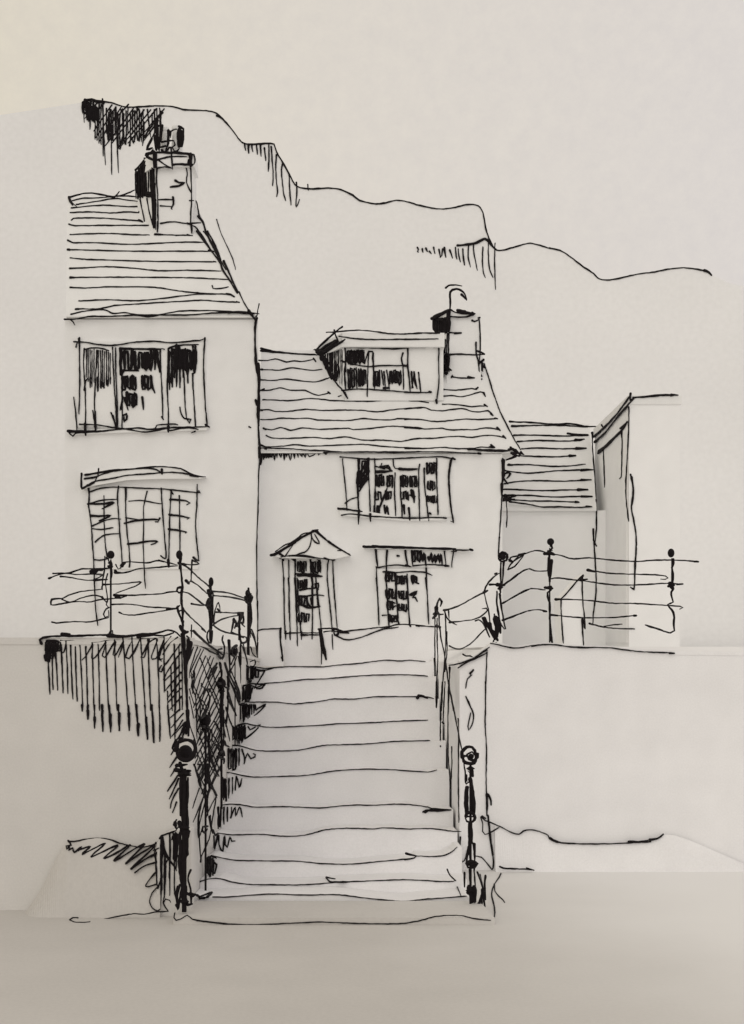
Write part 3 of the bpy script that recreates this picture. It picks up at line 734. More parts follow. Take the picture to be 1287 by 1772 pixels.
m.ink(RP2, '''
g 4.4 90,545 120,548 200,556; 92,528 140,540
g 3.4 100,525 180,548 300,562 400,570 500,573; 90,545 200,558 350,568 510,576
g 3 75,615 140,618 200,605 280,628 340,620 400,625 485,608; 80,685 160,685 230,690 310,672 400,682 480,690 545,683; 90,760 180,765 270,755 350,762 400,770 500,775 600,745
g 3 90,838 150,838 240,820 310,838 420,840 470,862 520,875 600,858; 105,908 180,910 270,915 350,912 440,900 540,905 620,915 750,918 900,920 1040,908 1170,908 1287,915
g 3 90,985 150,982 200,995 290,995 420,980 540,988 700,985 850,988 960,998 1050,985 1180,972 1287,970
g 3 90,1055 170,1055 240,1045 340,1048 440,1045 510,1058 640,1062 750,1062 850,1048 930,1055 1050,1058 1120,1048 1287,1058
g 3 110,1120 170,1132 240,1115 310,1135 400,1118 520,1128 620,1125 740,1120 780,1130 900,1122 1050,1105 1160,1110 1287,1118
g 3 130,1172 170,1192 300,1195 480,1188 600,1197 720,1185 850,1208 1000,1208 1130,1218 1230,1198 1287,1195
g 3 95,1245 130,1258 260,1252 350,1242 440,1252 600,1248 850,1240 1000,1255 1180,1265 1287,1268
g 5 90,685 105,685; 90,985 105,985; 590,850 605,862; 110,1120 130,1130; 90,1245 125,1258; 480,600 500,625; 100,835 115,828
g 3 665,885 720,868 850,868 1000,885 1130,905 1210,915
h 3 0,905 50,918 100,918 180,930; 0,978 140,965 200,985 280,990 340,982 440,975 500,995 560,998 620,990 655,1025
h 3 290,832 360,838 440,832 500,825 535,832 545,815; 290,882 350,878 430,885 500,868 560,850 590,855 600,885; 280,942 340,942 420,948 500,960 560,955 610,955
h 3 0,1055 100,1052 180,1065 260,1070 360,1060 460,1052 560,1055 690,1048; 0,1115 150,1125 280,1120 330,1132 440,1130 520,1130 600,1118 680,1125 710,1135
h 3 0,1212 130,1195 200,1195 300,1185 400,1180 500,1188 580,1175 650,1172 700,1180 750,1192; 0,1270 150,1270 280,1262 400,1272 520,1268 560,1260 665,1265
h 4.6 280,832 295,832; 530,830 545,815; 585,855 600,885; 590,945 615,958; 670,1045 690,1050; 685,1115 710,1138; 730,1175 750,1195; 640,1245 668,1262; 640,1010 655,1025
h 3 590,640 620,730 660,860 710,1000 770,1120 830,1230 862,1282
h 6 555,640 590,610; 560,650 600,670; 550,660 560,710; 575,640 570,690
h 4 560,720 575,735; 562,755 575,755; 585,610 560,640
''')
m.ink(P(26.92), '''
j 3 90,65 180,68 300,70 420,80 560,85 700,95 850,95 1000,93 1160,95 1287,90
k 3 0,12 300,8 500,15 700,8 900,10 1160,20
k 6 1145,18 1165,22
h 4.6 470,1275 560,1280 660,1285 780,1285
i 4.4 135,400 160,395 200,430 160,440; 145,385 170,410 225,428; 150,420 205,420; 180,440 120,460
i 3 0,400 70,410 130,408; 30,372 50,385 20,380
i 5 175,400 205,430; 160,425 200,440; 205,412 222,428
''')
m.build('roof', [ROOF, INK], H2)
# dormer
m = MB(); Dd = 27.75
fp = [(pxx(597, Dd), Dd), (pxx(767, Dd), Dd), (pxx(767, Dd), 28.95), (pxx(552, 28.62), 28.95), (pxx(552, 28.62), 28.62)]
m.hull8([Vector((x, y, pzz(693, Dd))) for x, y in fp], [Vector((x, y, pzz(599, Dd))) for x, y in fp])
m.ink(P(Dd - .014), '''
g 3 690,840 780,830 880,830 1000,838 1100,845 1200,852 1287,855; 715,520 800,520 950,525 1080,532 1180,522 1287,520
g 4 705,450 715,530 720,620 712,700 720,830; 718,620 722,700
g 3 1185,530 1180,650 1190,750 1200,850
h 3 0,520 100,520 200,518 255,520; 22,530 25,650 35,760 40,850; 0,852 110,855 195,852; 255,520 252,650 255,780 245,860 238,935
h 5 180,850 198,852; 235,910 240,935; 10,655 22,655
g 5 690,620 720,632; 1150,655 1175,657
g 3 735,620 760,640 830,655 900,662 980,655 1100,655 1180,655
''')
dm = m.build('dormer', TR, H2)
q = MB(); q.ink(PLV(597, Dd, 552, 28.62), '''
g 6 545,590 600,720 620,780; 550,580 640,760; 560,590 600,640
F g 4.6 575,560 605,680; 605,520 640,720
V g 4.4 640:500-760 655:500-770 668:490-770 615:520-740 628:500-760 645:620-780
V g 3 680:480-800 692:490-810 700:540-830 660:500-780
g 4.4 590,690 640,770 700,840 735,898; 535,590 545,660 555,700
g 5 520,680 560,690
F g 4.6 640,640 675,770
''')
q.add([V(596, 601, Dd - .01), V(596, 690, Dd - .01), V(551, 609, 28.615), V(598, 601, Dd + .02), V(598, 690, Dd + .02), V(553, 609, 28.64)],
      [[0,1,2],[3,5,4],[0,3,4,1],[1,4,5,2],[2,5,3,0]], 0)
q.build('dormer_cheek', TR, dm, 'darkly hatched triangular cheek')
q = MB(); Dr = 27.62
fp = [(pxx(592, Dr), Dr), (pxx(769, Dr), Dr), (pxx(769, Dr), 29.1), (pxx(550, 28.7), 29.1), (pxx(550, 28.7), 28.7)]
q.hull8([Vector((x, y, pzz(600, Dr))) for x, y in fp], [Vector((x, y, pzz(576, Dr))) for x, y in fp])
q.ink(P(Dr), '''
g 3 575,408 640,405 720,398 820,392 920,400 1050,418 1160,420 1287,415; 670,437 740,448 830,458 950,462 1100,460 1287,458
h 3 0,420 100,412 260,415; 0,460 140,458 250,456
g 3.4 640,415 655,450 668,480
''')
q.ink(PLV(592, Dr, 550, 28.7), '''
g 4 695,365 640,410 560,480 490,548
g 7 520,570 600,520 660,470; 490,550 530,545 590,500 650,465; 510,560 580,540 660,490; 540,560 640,500
g 4 635,390 645,415; 530,580 620,525 715,460
g 5 500,540 540,570 600,540
''')
q.build('dormer_roof', [ROOF, INK], dm)
for (rc, t) in (((602, 604, 643, 634), 'F g 4.2 735,545 855,640\ng 3.4 740,545 860,560; 860,640 890,550 920,550 925,640 930,700'),
                ((602, 636, 645, 676), 'F g 4 740,675 800,830; 815,680 870,800\ng 3 890,555 885,700 880,885; 800,670 805,830'),
                ((646, 604, 706, 636), 'g 3.4 1145,560 1135,600 1145,660 1150,740 1150,832; 925,560 920,600 928,655'),
                ((647, 638, 707, 677), 'g 3.6 925,655 930,740 935,830\nF g 4 930,690 970,800; 1060,690 1130,795\nV g 3.4 985~1000:690-800 1005~1015:700-830 1025~1045:690-830 1050:700-790\ng 5 1000,820 1045,822'),
                ((710, 640, 732, 678), 'V g 3.4 1210~1220:700-820 1230~1250:705-825 1262~1278:705-850\nh 3 48,700 55,790 65,820; 70,700 75,790 95,828; 102,705 110,780 120,855; 55,820 70,700')):
    q = MB(); q.prism(rect(*rc), Dd - .004, .01); q.ink(P(Dd - .006), t); q.build('pane', TR, dm)
# cottage chimney
ch = MB(); chim(ch, 773, 832, 752, 28.1, 28.6, 541, 690)
ch.ink(P(28.1), '''
h 3.4 338,240 330,400 325,550 322,650 332,690; 552,300 560,400 562,520 552,640 550,690
h 3.4 530,480 530,560 545,620 555,700; 325,575 400,570 520,575 595,572
h 3.2 330,410 420,413; 345,738 400,746 460,748 520,745; 500,320 520,328 552,312; 345,745 355,725
h 5 370,415 422,413; 470,740 520,745; 350,735 380,742; 545,300 560,298; 310,570 330,572
h 4 540,545 595,568; 552,640 570,620 580,700
h 3.2 318,420 312,560 320,690
''')
ch.ink(PLV(773, 28.1, 752, 28.6), '''
F h 5.6 215,310 330,400; 240,300 325,420
h 7 215,300 280,268 340,240; 200,305 240,300; 220,320 225,390 240,412; 325,260 322,400
h 5 230,400 250,425 265,465 300,465
F h 5 262,505 300,560
F h 5 280,570 325,690
h 6 285,560 290,690 310,720; 305,580 318,715; 270,500 300,560; 275,650 290,710
h 3.6 265,540 258,640 255,720; 285,700 290,800 285,890; 300,465 295,540; 318,600 330,700
h 5 330,680 345,690; 283,880 287,900
''')
cm = ch.build('chimney', W, H2)
q = MB(); q.prism(conv('h', '345,238 380,255 420,240 480,252 522,272 480,292 420,298 340,288'), 28.06, .4); q.ink(P(28.06), '''
h 3.4 345,240 375,258 400,265 470,265 522,272; 340,288 400,296 460,292 500,280 525,270
h 6.5 400,250 460,262 500,268; 390,245 450,250; 410,258 470,268
h 5 500,262 522,272 505,282
''')
q.build('chimney_cap', W, cm)
q = MB(); q.ink(P(28.3), 'h 4.4 335,245 338,200 338,110 355,92 385,85 420,98 450,130 460,160\nh 5 420,125 455,160; 455,150 460,168\nh 3.6 305,78 325,60 380,57 425,64\nh 5 303,78 315,70', free=True)
q.build('chimney_cowl', [INK, INK], cm)
# upper window
uw = window(H2, 594, 791, 783, 894, D2, '''
k 3 120,45 200,52 330,62 450,60 600,55 750,48 880,45 970,62; 140,60 145,120 158,250 168,360 172,435; 335,55 335,200 342,350 345,520; 378,60 382,200 380,350 378,480
k 5 955,55 975,65; 120,45 140,48
k 5 945,70 930,150 930,250
k 3.4 950,70 935,150 928,250 940,400 955,480 965,535; 932,250 945,420 960,530 940,522
k 3.2 840,55 838,200 845,350 848,475; 745,130 748,250 765,400 778,520; 712,100 705,150 708,350 712,520; 530,165 525,300 530,400 535,490; 568,190 570,330 580,420 582,500
k 3 515,60 518,110 530,130 600,132 695,135; 385,115 420,125 450,135 480,110 500,145; 430,95 425,115 480,105
k 5.6 385,155 450,155 510,150; 560,135 630,140 695,135; 420,120 480,128 505,150
''', [((617, 793, 638, 885), 'pane', '''
F k 5 262,65 325,170; 250,160 300,250
k 5 250,240 262,80; 325,60 335,130; 335,150 265,265; 330,200 270,280; 320,80 260,180; 330,120 255,230
k 3 265,300 330,200
'''), ((649, 815, 683, 893), 'pane', '''
F k 5 395,180 445,265; 470,185 510,270
F k 5 385,305 425,370; 460,300 500,365
F k 5 378,405 412,480
k 4.4 450,405 455,470 470,410 480,475; 395,470 470,280; 410,450 415,490
'''), ((693, 815, 725, 893), 'pane', '''
F k 4.6 575,185 620,270; 642,190 690,265
F k 4.6 575,305 628,365
k 4.6 650,290 655,350 665,290 672,385; 640,330 680,340; 595,405 600,470; 630,425 640,510
'''), ((736, 796, 757, 890), 'pane', '''
F k 4.6 765,90 835,175
F k 4.4 775,225 825,290; 768,335 838,385
k 6 785,462 795,468
''')], ([(586, 881), (630, 884), (700, 896), (773, 896), (773, 900), (700, 901), (590, 892)], '''
k 4.4 105,430 150,432 200,440 285,450; 105,425 120,435
k 3.2 130,478 180,470 260,475 340,485 450,492 560,498 700,500 800,495 905,500
k 5 890,498 910,500
k 4.4 262,440 258,545; 345,470 347,525; 637,470 638,515; 165,430 175,440
k 3 712,490 712,520; 778,490 780,522
'''))
q = MB(); q.prism([(598, 872), (620, 858), (622, 878), (600, 886)], D2 - .045, .01)
q.ink(P(D2 - .05), 'k 3.2 158,390 200,360 250,345\nk 4.6 250,250 255,345 260,450'); q.build('casement', TR, uw)
# gabled door hood and door
m = MB(); m.prism(conv('j', '170,862 495,672 755,862 640,888 240,880'), D2 - .3, .31)
m.ink(P(D2 - .3), '''
j 4.6 165,862 210,845 280,800 350,750 420,715 490,680; 190,862 300,790 400,730
j 3.2 200,835 260,790 330,760 400,705 440,695 480,690; 490,680 540,720 620,780 690,820 755,862; 515,685 580,750 640,790 690,825 660,828
j 5 475,685 515,672; 500,680 560,735; 590,760 680,820; 740,850 757,862; 230,850 265,870
j 3 465,710 462,770 430,830 380,848 340,862; 470,730 490,765 525,775 510,740 490,705; 270,870 330,785; 465,700 480,750 520,775; 350,765 300,800
j 3 240,875 300,865 400,870 480,880 540,885 600,895 640,895; 560,880 620,900; 300,865 420,862 520,885
''')
m.build('door_hood', TR, H2)
window(H2, 487, 963, 583, 1122, D2, '''
j 6 235,880 300,885; 240,870 260,900; 320,885 345,905; 630,880 645,890 632,900
j 3 250,900 258,1000 262,1150 265,1287; 298,900 300,1100 298,1287; 350,900 345,1000 355,1150 362,1287; 345,890 345,1000; 598,870 585,950 585,1050 600,1200 605,1287; 625,900 630,1050 640,1180 648,1287
r 3 218,0 220,150 222,300 230,440; 252,0 258,150 262,300 268,440; 298,0 308,200 315,350 320,450; 318,0 325,150 335,300 350,440; 540,0 555,150 570,300 580,440; 585,0 600,200 615,380
r 3 465,80 478,200 488,300 495,380; 425,60 430,200 430,350 428,440
j 3.2 440,870 500,885 530,910 535,990; 460,880 462,990 475,1120 475,1287; 495,1000 505,1100 515,1250
j 4.4 345,1000 420,1000 480,1005 545,1018; 365,1012 420,1015 540,1020
''', [((512, 970, 555, 1000), 'pane', 'F j 4.4 365,905 425,985\nF j 4.4 468,905 528,990'),
      ((512, 1002, 553, 1026), 'pane', 'F j 4.6 368,1045 432,1110\nF j 4.6 475,1070 518,1105\nj 4 380,1120 440,1110 500,1105 520,1115; 470,1010 480,1105'),
      ((510, 1028, 557, 1054), 'pane', 'j 3.6 370,1165 430,1165 500,1155 560,1162\nF j 5 375,1170 435,1235\nj 4.4 430,1180 460,1245 530,1240; 465,1180 468,1230 462,1185; 510,1180 525,1240\nj 7 515,1225 520,1240\nj 4 365,1200 400,1235 430,1250 500,1250'),
      ((512, 1056, 540, 1086), 'pane', 'F r 4.6 332,262 405,325\nr 4.4 340,345 345,320')], name='door', lab='glazed door with dark scribbled panes under the gabled hood')
# lintel, fanlight and second door
m = MB(); m.prism([(630, 944), (812, 948), (812, 952), (786, 953), (630, 949)], D2 - .12, .13)
m.ink(P(D2 - .12), '''
k 5 295,712 360,714 480,716 620,720; 360,708 480,712 700,722 980,728
k 3.6 960,735 1030,738 1105,735; 600,720 800,726 980,728
k 5.5 292,712 310,715; 1085,732 1105,738
''')
m.build('lintel', TR, H2)
window(H2, 652, 951, 784, 982, D2, '''
k 4 385,730 392,800 400,862; 470,740 465,850; 605,740 612,800 625,858
k 3.2 400,868 460,855 540,848 610,855 650,860; 650,740 655,800 660,850; 895,735 900,780 908,850; 965,740 955,800 950,865; 660,855 760,845 850,848 930,855
k 5.6 900,852 930,855; 950,740 985,745; 610,850 640,860
k 4.6 545,780 562,782
''', [((713, 953, 768, 978), 'pane', '''
F k 5 660,740 715,820
k 4.6 720,740 735,820 745,760 755,820 760,855; 775,790 785,820 800,760 805,830 825,770 830,830 850,770 860,830 870,765 880,845
''')], name='fanlight')
window(H2, 652, 984, 744, 1122, D2, '''
k 3.2 390,860 395,1000 405,1150 410,1287; 465,850 465,1000 475,1150 480,1287; 440,898 540,905 640,895 720,900 760,905 805,925
k 3.2 535,905 538,1000 545,1150 555,1250; 618,915 620,1000 628,1150 640,1287; 760,870 765,1000 772,1150 780,1287; 435,1222 480,1220
r 3.2 905,0 912,100 918,200 925,350; 975,0 985,100 992,250 1000,370; 1045,0 1055,150 1070,350; 1135,0 1142,150 1150,350; 1272,0 1280,100
''', [((668, 988, 686, 1082), 'pane', '''
F k 5.4 462,905 528,970
F k 5.4 465,1030 532,1095; 475,1120 510,1190
k 5 510,1165 535,1150; 480,1115 530,1130; 460,900 530,905
F k 4.6 490,1220 540,1270
r 4.6 1005,280 1020,330 1050,290; 1050,285 1075,345
'''), ((687, 988, 704, 1082), 'pane', '''
F k 5 545,930 612,990
F k 4.6 560,1040 612,1100; 560,1140 612,1190
k 4.4 545,930 600,950; 550,1160 590,1170; 560,1060 600,1100
'''), ((706, 988, 742, 1082), 'pane', '''
k 5 655,930 660,985 680,935 670,970 705,985; 660,930 690,940 690,975
k 5 640,1070 690,1045 660,1090 680,1090 695,1120; 650,1070 685,1065
''')], name='door', lab='half shaded glazed door under the flat lintel')

# ================================================================ OUTBUILDING AND FLAT-TOPPED HOUSE ON THE RIGHT
H3 = thing('outbuilding', 'low outbuilding with a ruled roof between the cottage and the flat topped house', 'outbuilding', (4.0, 29.5, 2.5))
D3 = 29.5; zt = pzz(879, 29.37); xl, xr = pxx(868, D3), 5.207
m = MB(); m.box(xl, xr, D3, 30.9, 2.45, zt - .04)
m.ink(P(D3), '''
i 3.2 648,690 650,850 640,960; 630,865 632,930 642,958
i 5 640,945 650,965
t 3.2 428,60 435,200 442,300 448,400 445,520 430,640 425,720
''')
m.build('wall', [LITWALL, INK], H3)
m = MB(); xl, xr = pxx(866, 29.37), pxx(1032, 29.37); Dg = 31.1; zr = pzz(733, Dg)
vs = [Vector(p) for p in ((xl, 29.37, zt), (xr, 29.37, zt), (xr, 33.1, zt), (xl, 33.1, zt), (xl, Dg, zr), (xr + .13, Dg, zr), (xl, 29.37, zt - .06), (xr, 29.37, zt - .06), (xr, 33.1, zt - .06), (xl, 33.1, zt - .06))]
m.add(vs, [[0,1,5,4],[1,2,5],[2,3,4,5],[3,0,4],[6,9,8,7],[0,6,7,1],[1,7,8,2],[2,8,9,3],[3,9,6,0]])
m.ink(PL((880, 879, 29.37), (1020, 879, 29.37), (950, 733, 31.1)), '''
i 4.4 140,235 180,238; 155,262 200,262
i 3.6 140,238 250,240 400,250 500,248 580,262 640,265 680,268; 155,262 300,258 450,258 600,268
i 3.6 165,315 300,315 450,320 600,315; 185,353 300,346 450,350 560,345 575,338; 210,395 300,390 450,395 590,392; 180,435 300,440 420,442 525,435
i 3.4 130,490 250,488 400,498 500,495 585,485; 105,522 200,535 280,537 400,525 520,520 630,517; 110,600 200,585 330,582 450,585 560,580 620,577; 95,632 200,635 350,640 480,636 600,635
i 3.4 105,670 250,668 400,678 500,675 625,673; 110,690 250,700 400,702 545,708
i 5.4 480,305 540,315 600,315; 525,342 578,338; 530,393 590,392; 490,437 528,435; 560,520 630,517; 560,578 620,577; 540,635 600,635; 560,674 625,674; 525,706 548,708; 590,733 622,734; 135,488 160,490; 185,353 215,350
F i 4 100,665 150,705
i 4 110,670 180,668 120,690 170,690; 95,600 115,540 145,540 125,570; 100,560 130,600
''')
m.ink(P(29.36), 'i 3.4 140,705 250,720 330,735 450,735 550,738 622,733')
m.build('roof', [ROOF, INK], H3)

H4 = thing('house', 'plain flat topped house at the far right, its corner towards us', 'house', (5.7, 27.0, 2.5))
X4 = 5.209
m = MB(); fp = [(X4, 27), (6.2, 27), (6.2, 30.95), (X4, 30.95)]; zt = pzz(700, 27)
m.hull8([Vector((x, y, 2.45)) for x, y in fp], [Vector((x, y, zt)) for x, y in fp])
m.ink(XS(X4), '''
i 3.2 625,300 628,400 640,550 648,690
''')
m.ink(P(27.0), '''
i 3.2 840,150 838,300 830,450 822,600 825,700 838,820; 850,545 865,630 855,740 870,820 882,900 880,1050 872,1200 870,1222 848,1205
i 4.6 855,560 866,640 856,730
t 3.2 710,0 725,100 728,200 718,300 712,480 685,468
t 3.2 400,720 430,728 500,745 600,755 715,757; 500,740 560,730 630,725
t 4.4 400,720 430,730
''', )
m.build('wall', [LITWALL, INK], H4)
m = MB(); fp = [(X4 - .02, 26.97), (6.23, 26.97), (6.23, 31), (X4 - .02, 31)]
m.hull8([Vector((x, y, zt)) for x, y in fp], [Vector((x, y, pzz(685, 27))) for x, y in fp])
m.ink(XS(X4 - .02), '''
i 4 635,325 700,265 760,200 800,150 850,80; 640,355 700,300 780,200 860,110
i 4.4 625,300 632,330; 680,255 690,270
''')
m.ink(P(26.97), 'i 4.4 865,95 950,88 1040,80 1128,80\ni 5.6 1085,80 1130,80\ni 4.4 850,70 848,110 870,100 840,130')
m.build('roof', [ROOF, INK], H4)
m = MB(); f4 = [XS(X4 - .015).hit(x, y)[0] for x, y in ((1037, 784), (1084, 731), (1084, 1112), (1037, 1112))]
m.extr(f4, Vector((.02, 0, 0)))
m.ink(XS(X4 - .018), '''
i 5.4 660,420 690,395 740,345 800,285 830,235; 665,410 720,360
i 3.2 690,400 695,500 698,620; 800,285 800,400 795,560 785,570
i 5 790,275 830,240; 795,290 800,330
''')
m.build('doorway', [LITWALL, INK], H4)

sh = MB(); sh.prism([(969, 1037), (1008, 993), (1011, 1122), (973, 1122)], 21.0, .7)
sh.ink(P(21.0), '''
t 3.2 165,550 200,550 260,490 310,430 360,378; 203,550 205,650 212,760 220,858; 352,400 352,500 358,600 368,680 365,750; 350,690 355,800 362,885
t 5 340,410 360,385; 352,690 354,750; 365,700 370,755; 170,552 205,550; 345,420 385,412
''')
o = sh.build('shed', W); o['label'] = 'small narrow shed with a steeply slanting top standing behind the right railing'; o['category'] = 'shed'

# ================================================================ LOW FRONT WALLS AND DOORSTEP
a = MB(); a.prism([(447, 1090), (486, 1087), (489, 1100), (490, 1160), (447, 1160)], 22.0, .25)
a.ink(P(22.0), '''
r 3.4 22,392 60,382 120,378 200,375
r 4.4 195,375 192,420 195,480 205,560 210,615
r 6 205,590 212,612
''')
o = a.build('garden_wall', ST); o['label'] = 'short stub of low wall between the tall left house and the doorstep'; o['category'] = 'low wall'
o['group'] = 'low walls in front of the cottage'
a = MB(); a.prism([(556, 1096), (600, 1092), (690, 1084), (764, 1086), (764, 1160), (556, 1160)], 22.02, .25)
a.ink(P(22.02), '''
r 3.4 480,385 490,450 498,560 498,640; 475,380 540,375 600,380 660,395 700,408
r 6.5 495,390 505,470 520,550 532,605; 490,400 500,470 512,560
r 3.2 515,402 560,395 620,398 750,388 900,370 1000,362 1070,345 1200,350 1287,360; 600,425 640,445 685,460 780,445 860,415 940,385 1000,375 1070,365
r 5 580,380 620,385 620,420 595,425 590,385; 640,402 700,410
r 6 1150,345 1160,360; 985,365 1000,368
r 3 578,420 582,530
s 3.2 0,655 60,660 130,662 175,668
s 4.6 145,655 180,665; 0,655 25,660
''')
o = a.build('garden_wall', ST); o['label'] = 'long low wall crossing below the lintelled door at the head of the steps'; o['category'] = 'low wall'
o['group'] = 'low walls in front of the cottage'
a = MB(); a.prism([(492, 1096), (554, 1097), (554, 1160), (492, 1160)], 22.3, 1.4)
a.ink(P(22.3), '''
r 3.2 225,412 300,408 400,408 490,408; 350,425 420,422 490,424
V r 3.6 232:395-455 266:400-460 318~320:400-505 350:400-460 428:400-455
r 5.5 350,422 400,425
''')
o = a.build('doorstep', ST); o['label'] = 'raised doorstep in the gap between the two low walls under the gabled door hood'; o['category'] = 'doorstep'
# ================================================================ IRON RAILINGS
IR = [INK, INK]
def part(name, parent, surf, txt, extra=None, label=None):
    m = MB()
    if surf: m.ink(surf, txt, free=True)
    if extra: extra(m)
    return m.build(name, IR, parent, label)
def post(parent, x, D, y0, y1, hw, ball, surf, txt, nm='post', collars=(), bs=1.1):
    m = MB()
    prof = [(y0, hw * .8)]
    for c, cw in sorted(collars): prof += [(c - 4, hw), (c, cw), (c + 4, hw)]
    prof += [(y1, hw)]
    m.lathe(x, D, prof, 1, 10)
    if txt: m.ink(surf, txt, free=True)
    o = m.build(nm, IR, parent)
    if ball:
        bx, by, br = ball
        q = MB(); q.ball(V(bx, by, D), br * D / F, 1, sz=bs); q.build('finial', IR, o)
    return o
LR = thing('iron_railing', 'long black railing of uneven rails along the top of the left hatched wall', 'railing', (pxx(250, 13.1), 13.1, 2.55), 'iron railings on the wall tops')
F1 = P(13.1); S1 = XS(-1.7)
def dS(x): return 1.7 * F / (CX - x)
post(LR, 191.5, 13.1, 968, 1102, 1.7, (191.5, 960, 6.6), F1, '''
m 4 560,190 570,270 560,330; 548,190 565,175 575,200
m 3 540,270 525,330 535,420 540,480; 520,140 515,260 505,300 500,385; 530,150 545,160 555,200
m 3.4 500,440 530,480 545,460 530,500 548,520
m 3 550,520 530,530 510,570 520,592 550,585 545,540; 565,690 555,705 548,715; 575,690 580,735 570,765
m 4.6 560,740 575,768
m 6 548,215 572,222
''', collars=((980, 4.5),))
post(LR, 311, 13.1, 962, 985, 2.4, (310, 960, 5.8), F1, '''
m 5 1080,190 1085,250 1092,320 1098,370 1090,400 1088,470 1095,530 1100,640
m 4.4 1095,370 1060,375 1055,395 1070,412 1090,400; 1060,510 1065,550 1085,600 1105,660
m 6 1065,190 1120,205; 1085,150 1080,200; 1098,530 1100,580; 1098,620 1102,690
m 3.4 1095,540 1075,545 1068,560
m 5 1055,520 1075,505
''', bs=1.35)
post(LR, 364, dS(364), 1008, 1108, 2.6, (365, 1007, 4.4), S1, '''
n 6 440,310 445,350 425,370; 430,350 440,400; 435,420 420,460 440,500; 410,460 435,465; 430,440 445,480
n 4 465,370 462,450 460,560 450,640; 445,640 425,660 420,700 435,740 450,740 460,650; 450,600 465,610
n 5 440,500 448,600 445,730; 455,560 455,640
n 3.4 305,450 350,458 405,462
''', collars=((1025, 4.4), (1047, 5)), bs=1.9)
post(LR, 429.5, dS(429.5), 1024, 1142, 2.5, (428.5, 1027, 4.5), S1, '''
n 5 728,335 730,380; 715,370 745,375; 705,400 715,440 740,445; 740,380 755,400 745,440
n 7 722,370 728,440; 735,400 735,450
n 3.4 745,450 752,560 740,640 745,700; 725,450 735,600 722,760 725,880; 735,500 720,510; 752,640 775,700 785,780; 730,880 760,860 775,850
n 4.4 738,450 735,620 728,760 722,870
''', bs=1.5)
for surf, ts in ((F1, ('''m 3.6 105,305 180,275 270,260 345,235 450,232 560,230
m 6 105,305 125,295; 415,255 450,240 520,235; 440,262 470,240 500,245
m 3 440,165 480,168 540,160''',
 'm 3 135,268 220,265 300,275 400,272 500,275 510,285; 190,290 280,300 360,315 440,318 500,308; 430,318 470,300 510,280 480,285\nm 4 190,290 230,292; 440,318 540,312',
 'm 3 200,455 250,430 330,405 420,392 498,385; 500,385 505,350 600,347 700,338 790,330 750,360 680,385 600,415\nm 4 505,350 560,348',
 'm 4 125,460 150,455 200,455; 125,460 120,500 200,492 270,480\nm 3.2 200,458 260,480 330,455 430,430 490,440 530,480; 270,480 330,475 400,480 470,465 560,455 640,450 685,435\nm 6 590,428 680,435; 600,445 640,450',
 'm 3.4 125,628 160,635 220,630 300,625 400,628 480,612 550,595',
 'm 3.4 595,265 640,265 700,255 770,232 850,228 940,220 1000,215 1060,212\nm 6 592,260 640,262; 595,245 610,260\nm 3 600,200 620,235 650,215',
 'm 3.4 640,205 660,185 720,182 840,188 920,172 1000,190 1060,205\nm 6 640,210 670,190; 920,170 960,180; 992,165 995,220; 650,215 660,200\nm 3 700,220 710,165; 935,135 965,160 ',
 'm 3.4 590,425 700,430 800,425 940,418 1000,405 1060,402',
 'm 3.2 575,498 650,495 740,500 840,515 950,522 1050,528; 625,558 660,572 740,576 850,560 950,545 1060,528\nm 5 625,556 645,565; 980,535 1060,525')),
 (S1, ('n 3.6 245,160 290,190 350,250 430,315 440,330; 215,158 250,155 300,160 360,152 310,125\nn 3.4 300,280 350,310 400,355 420,375; 310,130 305,200 300,280 275,300 265,275\nn 6 265,278 285,298; 310,128 335,140; 320,105 340,125 358,128; 240,155 260,160',
 'n 3.4 235,362 280,370 330,405 380,445 410,462',
 'n 3.6 240,480 270,520 330,580 380,625 412,660\nn 5 385,635 412,660',
 'n 3.6 455,358 510,360 580,370 640,388 700,408; 465,388 540,395 620,405 710,428\nn 3 470,590 480,500 505,440 520,510; 485,512 560,515 640,518 690,515\nn 5 485,512 530,514; 650,520 690,515; 500,490 520,515',
 'n 3.2 470,600 530,565 600,545 660,535 690,525; 470,610 510,640 560,662 650,680\nn 5 600,665 650,680; 655,530 690,520'))):
    for t in ts: part('rail', LR, surf, t)

SL = thing('stair_handrail', 'thick black stair handrail posts crowded against the hatched left wall, ball topped newel in front', 'handrail', (-1.6, 12.5, .06))
N1 = P(12.5)
o = post(SL, 318.5, 12.5, 1330, 1578, 4.2, (320.5, 1303, 13), N1, '''
p 8 905,430 920,480 915,600 912,820; 940,500 935,640 930,800 940,850
p 5 965,540 962,700 950,850; 925,560 930,700 920,860; 955,700 965,900 960,1120
p 7 870,480 930,490 985,490; 900,520 985,520; 905,400 985,400; 880,450 960,440
p 9 900,870 920,920 900,980 915,1060 905,1180 912,1287; 940,920 945,1000 930,1100 925,1287; 965,940 950,1020 965,1110
p 6 870,870 880,920 900,900; 860,890 880,850; 945,1120 935,1200 925,1287; 975,940 930,930
q 8 905,600 915,700 920,830; 935,600 930,720 925,900 940,960; 945,830 945,900 965,970
q 4.4 905,820 885,900 890,1000; 870,880 885,960 892,1005 905,920 920,830; 890,830 870,900; 985,710 965,770 985,850 990,950; 950,880 985,900 990,960; 960,970 1000,960
q 6 980,885 1040,895; 1000,905 1020,890; 880,970 892,1000
''', nm='newel_post', collars=((1338, 13), (1432, 10), (1560, 9)), bs=1.08)
q = MB(); q.ink(P(12.35), 'p 8 880,330 890,280 950,258 1000,275 1018,320 1005,380 960,410 910,400 885,360 882,310\np 4.4 875,260 850,320 870,350; 900,250 930,240; 1020,290 1000,400', free=True); q.build('scroll', IR, o)
def P2(x): return 1.54 * F / (CX - x)
SP = XS(-1.54)
